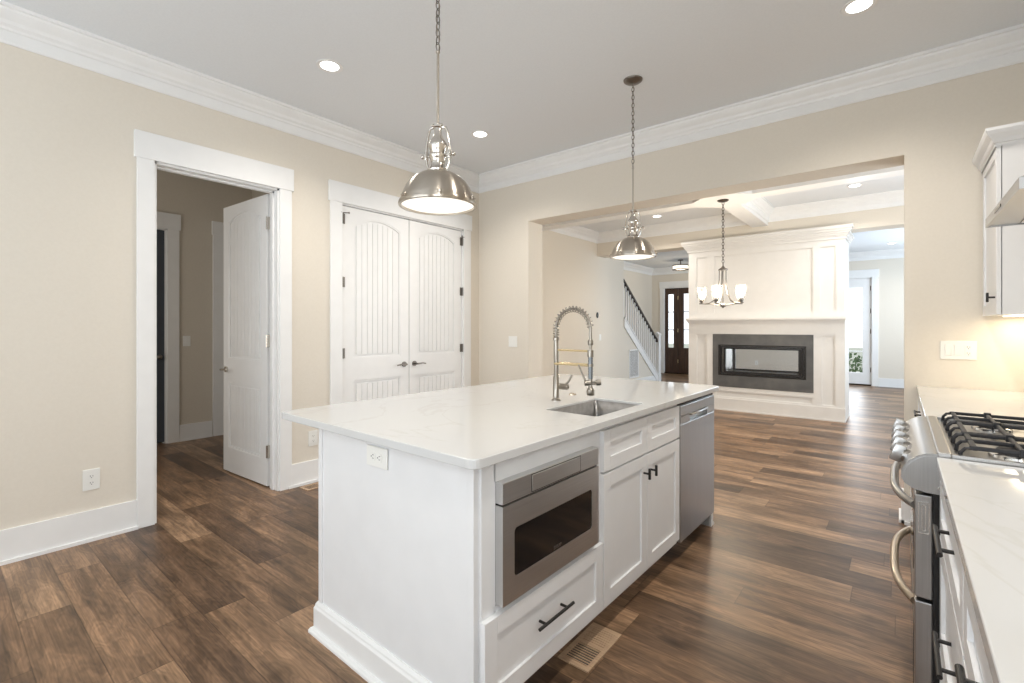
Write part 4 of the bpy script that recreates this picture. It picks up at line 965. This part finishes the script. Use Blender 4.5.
for i, y in enumerate((1.316, 3.144)): 
    l = D.lights.new('pendant_glow', 'SPOT'); l.energy = 3.5; l.color = (1, .86, .66); l.spot_size = 2.7; l.spot_blend = .8; l.shadow_soft_size = .1
    o = D.objects.new('pendant_glow', l); COL.objects.link(o); o.location = (-1.459, y, PZ - .03)

# ------------------------------------------------------------------ recessed lights
def can(label, x, y, z, e=64):
    t = thing('recessed_light', label, 'ceiling light', (x, y, z), group='recessed ceiling lights')
    MB().lathe([(.058, -.001), (.075, -.006), (.083, -.004), (.084, .0), (.058, .0)], seg=32, cap=False).build('trim_ring', 'trim_paint', t, smooth=40)
    MB().lathe([(0, -.004), (.040, -.0035), (.059, -.001), (.059, 0), (0, 0)], seg=32).build('lens', 'can_lens', t, smooth=40)
    l = D.lights.new('recessed_glow', 'SPOT'); l.energy = e; l.color = (1, .94, .86); l.spot_size = 2.5; l.spot_blend = .9; l.shadow_soft_size = .07
    o = D.objects.new('recessed_glow', l); COL.objects.link(o); o.location = (x, y, z - .03)
can('round recessed ceiling light above the left side of the hall doorway', -2.95, 1.70, CEIL)
can('round recessed ceiling light near the far left corner, behind the nearer pendant', -2.94, 3.16, CEIL)
can('round recessed ceiling light at the top right of the kitchen ceiling', -.172, 3.19, CEIL)
can('round recessed ceiling light in the left dining coffer beside the farther pendant', -2.96, 7.25, CEIL)
can('round recessed ceiling light in the right dining coffer above the fireplace', -.43, 7.22, CEIL)
can('round recessed ceiling light in the room past the fireplace by the patio door', -.13, 12.06, 2.95, 40)
can('round recessed ceiling light added out of view above the viewpoint for extra light', -.172, .20, CEIL, 36)  # unseen extra can, added to brighten the right foreground
can('round recessed ceiling light out of view above the range side, behind the top right one', -.172, 1.70, CEIL)

# ------------------------------------------------------------------ chandelier
CZ = BZ - .004; cxy = (-1.626, 5.96)
t = thing('chandelier', 'five-arm chandelier with clear glass shades hanging before the fireplace', 'chandelier', (*cxy, 1.53))
def Z(z): return z - 1.53
MB().lathe([(0, 0), (.012, 0), (.05, .006), (.062, .014), (.064, .022), (0, .022)], (0, 0, Z(CZ) - .022), 28).build('ceiling_canopy', 'bronze_dark', t, smooth=40)
b = MB(); chain(b, 0, 0, Z(2.02), Z(CZ) - .02, ll=.045, wr=.003, hw_=.012); b.build('chain', 'bronze_dark', t, smooth=60)
b = MB().lathe([(0, Z(1.965)), (.052, Z(1.965)), (.054, Z(1.975)), (.045, Z(1.985)), (.02, Z(2.0)), (.008, Z(2.02)), (0, Z(2.02))], seg=24); b.build('top_cap', 'pewter', t, smooth=40)
b = MB().cyl((0, 0, Z(1.56)), (0, 0, Z(1.97)), .007, 12).lathe([(0, 0), (.02, .002), (.034, .012), (.034, .03), (.02, .042), (0, .045)], (0, 0, 0), 24).sphere((0, 0, .0), .012, seg=10); b.build('hub', 'pewter', t, smooth=40)
ang = math.radians(15.2)
for i in range(5):
    a_ = ang + PI + i * 2 * PI / 5; c_, s_ = math.cos(a_), math.sin(a_)
    def Pp(r, z): return (r * c_, r * s_, Z(z))
    b = MB().tube([Pp(.040, 1.97), Pp(.040, 1.86), Pp(.044, 1.78), Pp(.062, 1.69), Pp(.10, 1.61), Pp(.155, 1.578), Pp(.20, 1.573), Pp(.262, 1.575)], .0062, 8)
    b.tube([Pp(.03, 1.552), Pp(.12, 1.566), Pp(.20, 1.572)], .005, 8)
    arm = b.build('arm', 'pewter', t, smooth=50)
    MB().lathe([(0, 0), (.012, 0), (.014, .015), (.026, .022), (.028, .032), (.016, .034), (.014, .055), (0, .055)], Pp(.235, 1.575), 20).build('lamp_cup', 'pewter', arm, smooth=40)
    MB().lathe([(.022, .034), (.036, .05), (.047, .08), (.052, .12), (.052, .16), (.049, .20), (.047, .20), (.050, .16), (.050, .12), (.045, .08), (.034, .052), (.02, .037)], Pp(.235, 1.575), 24, cap=False).build('glass_shade', 'seeded_glass', arm, smooth=60)
    MB().lathe([(0, .055), (.014, .056), (.018, .07), (.030, .095), (.032, .115), (.022, .138), (0, .146)], Pp(.235, 1.575), 16).build('light_bulb', 'bulb', arm, smooth=60)
plight('chandelier_glow', (*cxy, 1.74), 52, (1, .86, .66), r=.14)
# entry flush light
t = thing('entry_ceiling_light', 'round drum semi-flush ceiling light before the front door', 'ceiling light', (-4.2, 11.75, 2.70))
MB().lathe([(.185, 0), (.19, 0), (.19, .02), (.185, .02)], seg=32).lathe([(.185, .10), (.19, .10), (.19, .12), (.185, .12)], seg=32).build('metal_bands', 'bronze_dark', t)
MB().lathe([(.17, .005), (.18, .008), (.18, .115), (.17, .115), (.0, .11)], seg=32, cap=False).build('drum_shade', 'drum_glow', t, smooth=40)
MB().cyl((0, 0, .1), (0, 0, .24), .01, 10).lathe([(0, .23), (.06, .232), (.07, .25), (0, .25)], seg=24).build('stem', 'bronze_dark', t)
plight('entry_glow', (-4.2, 11.75, 2.62), 14, r=.15)
# under-cabinet warm light
a = area('under_cabinet_light', (.55, 3.8, 1.350), (0, 0, 0), .16, .42, 1.7, (1, .84, .60))
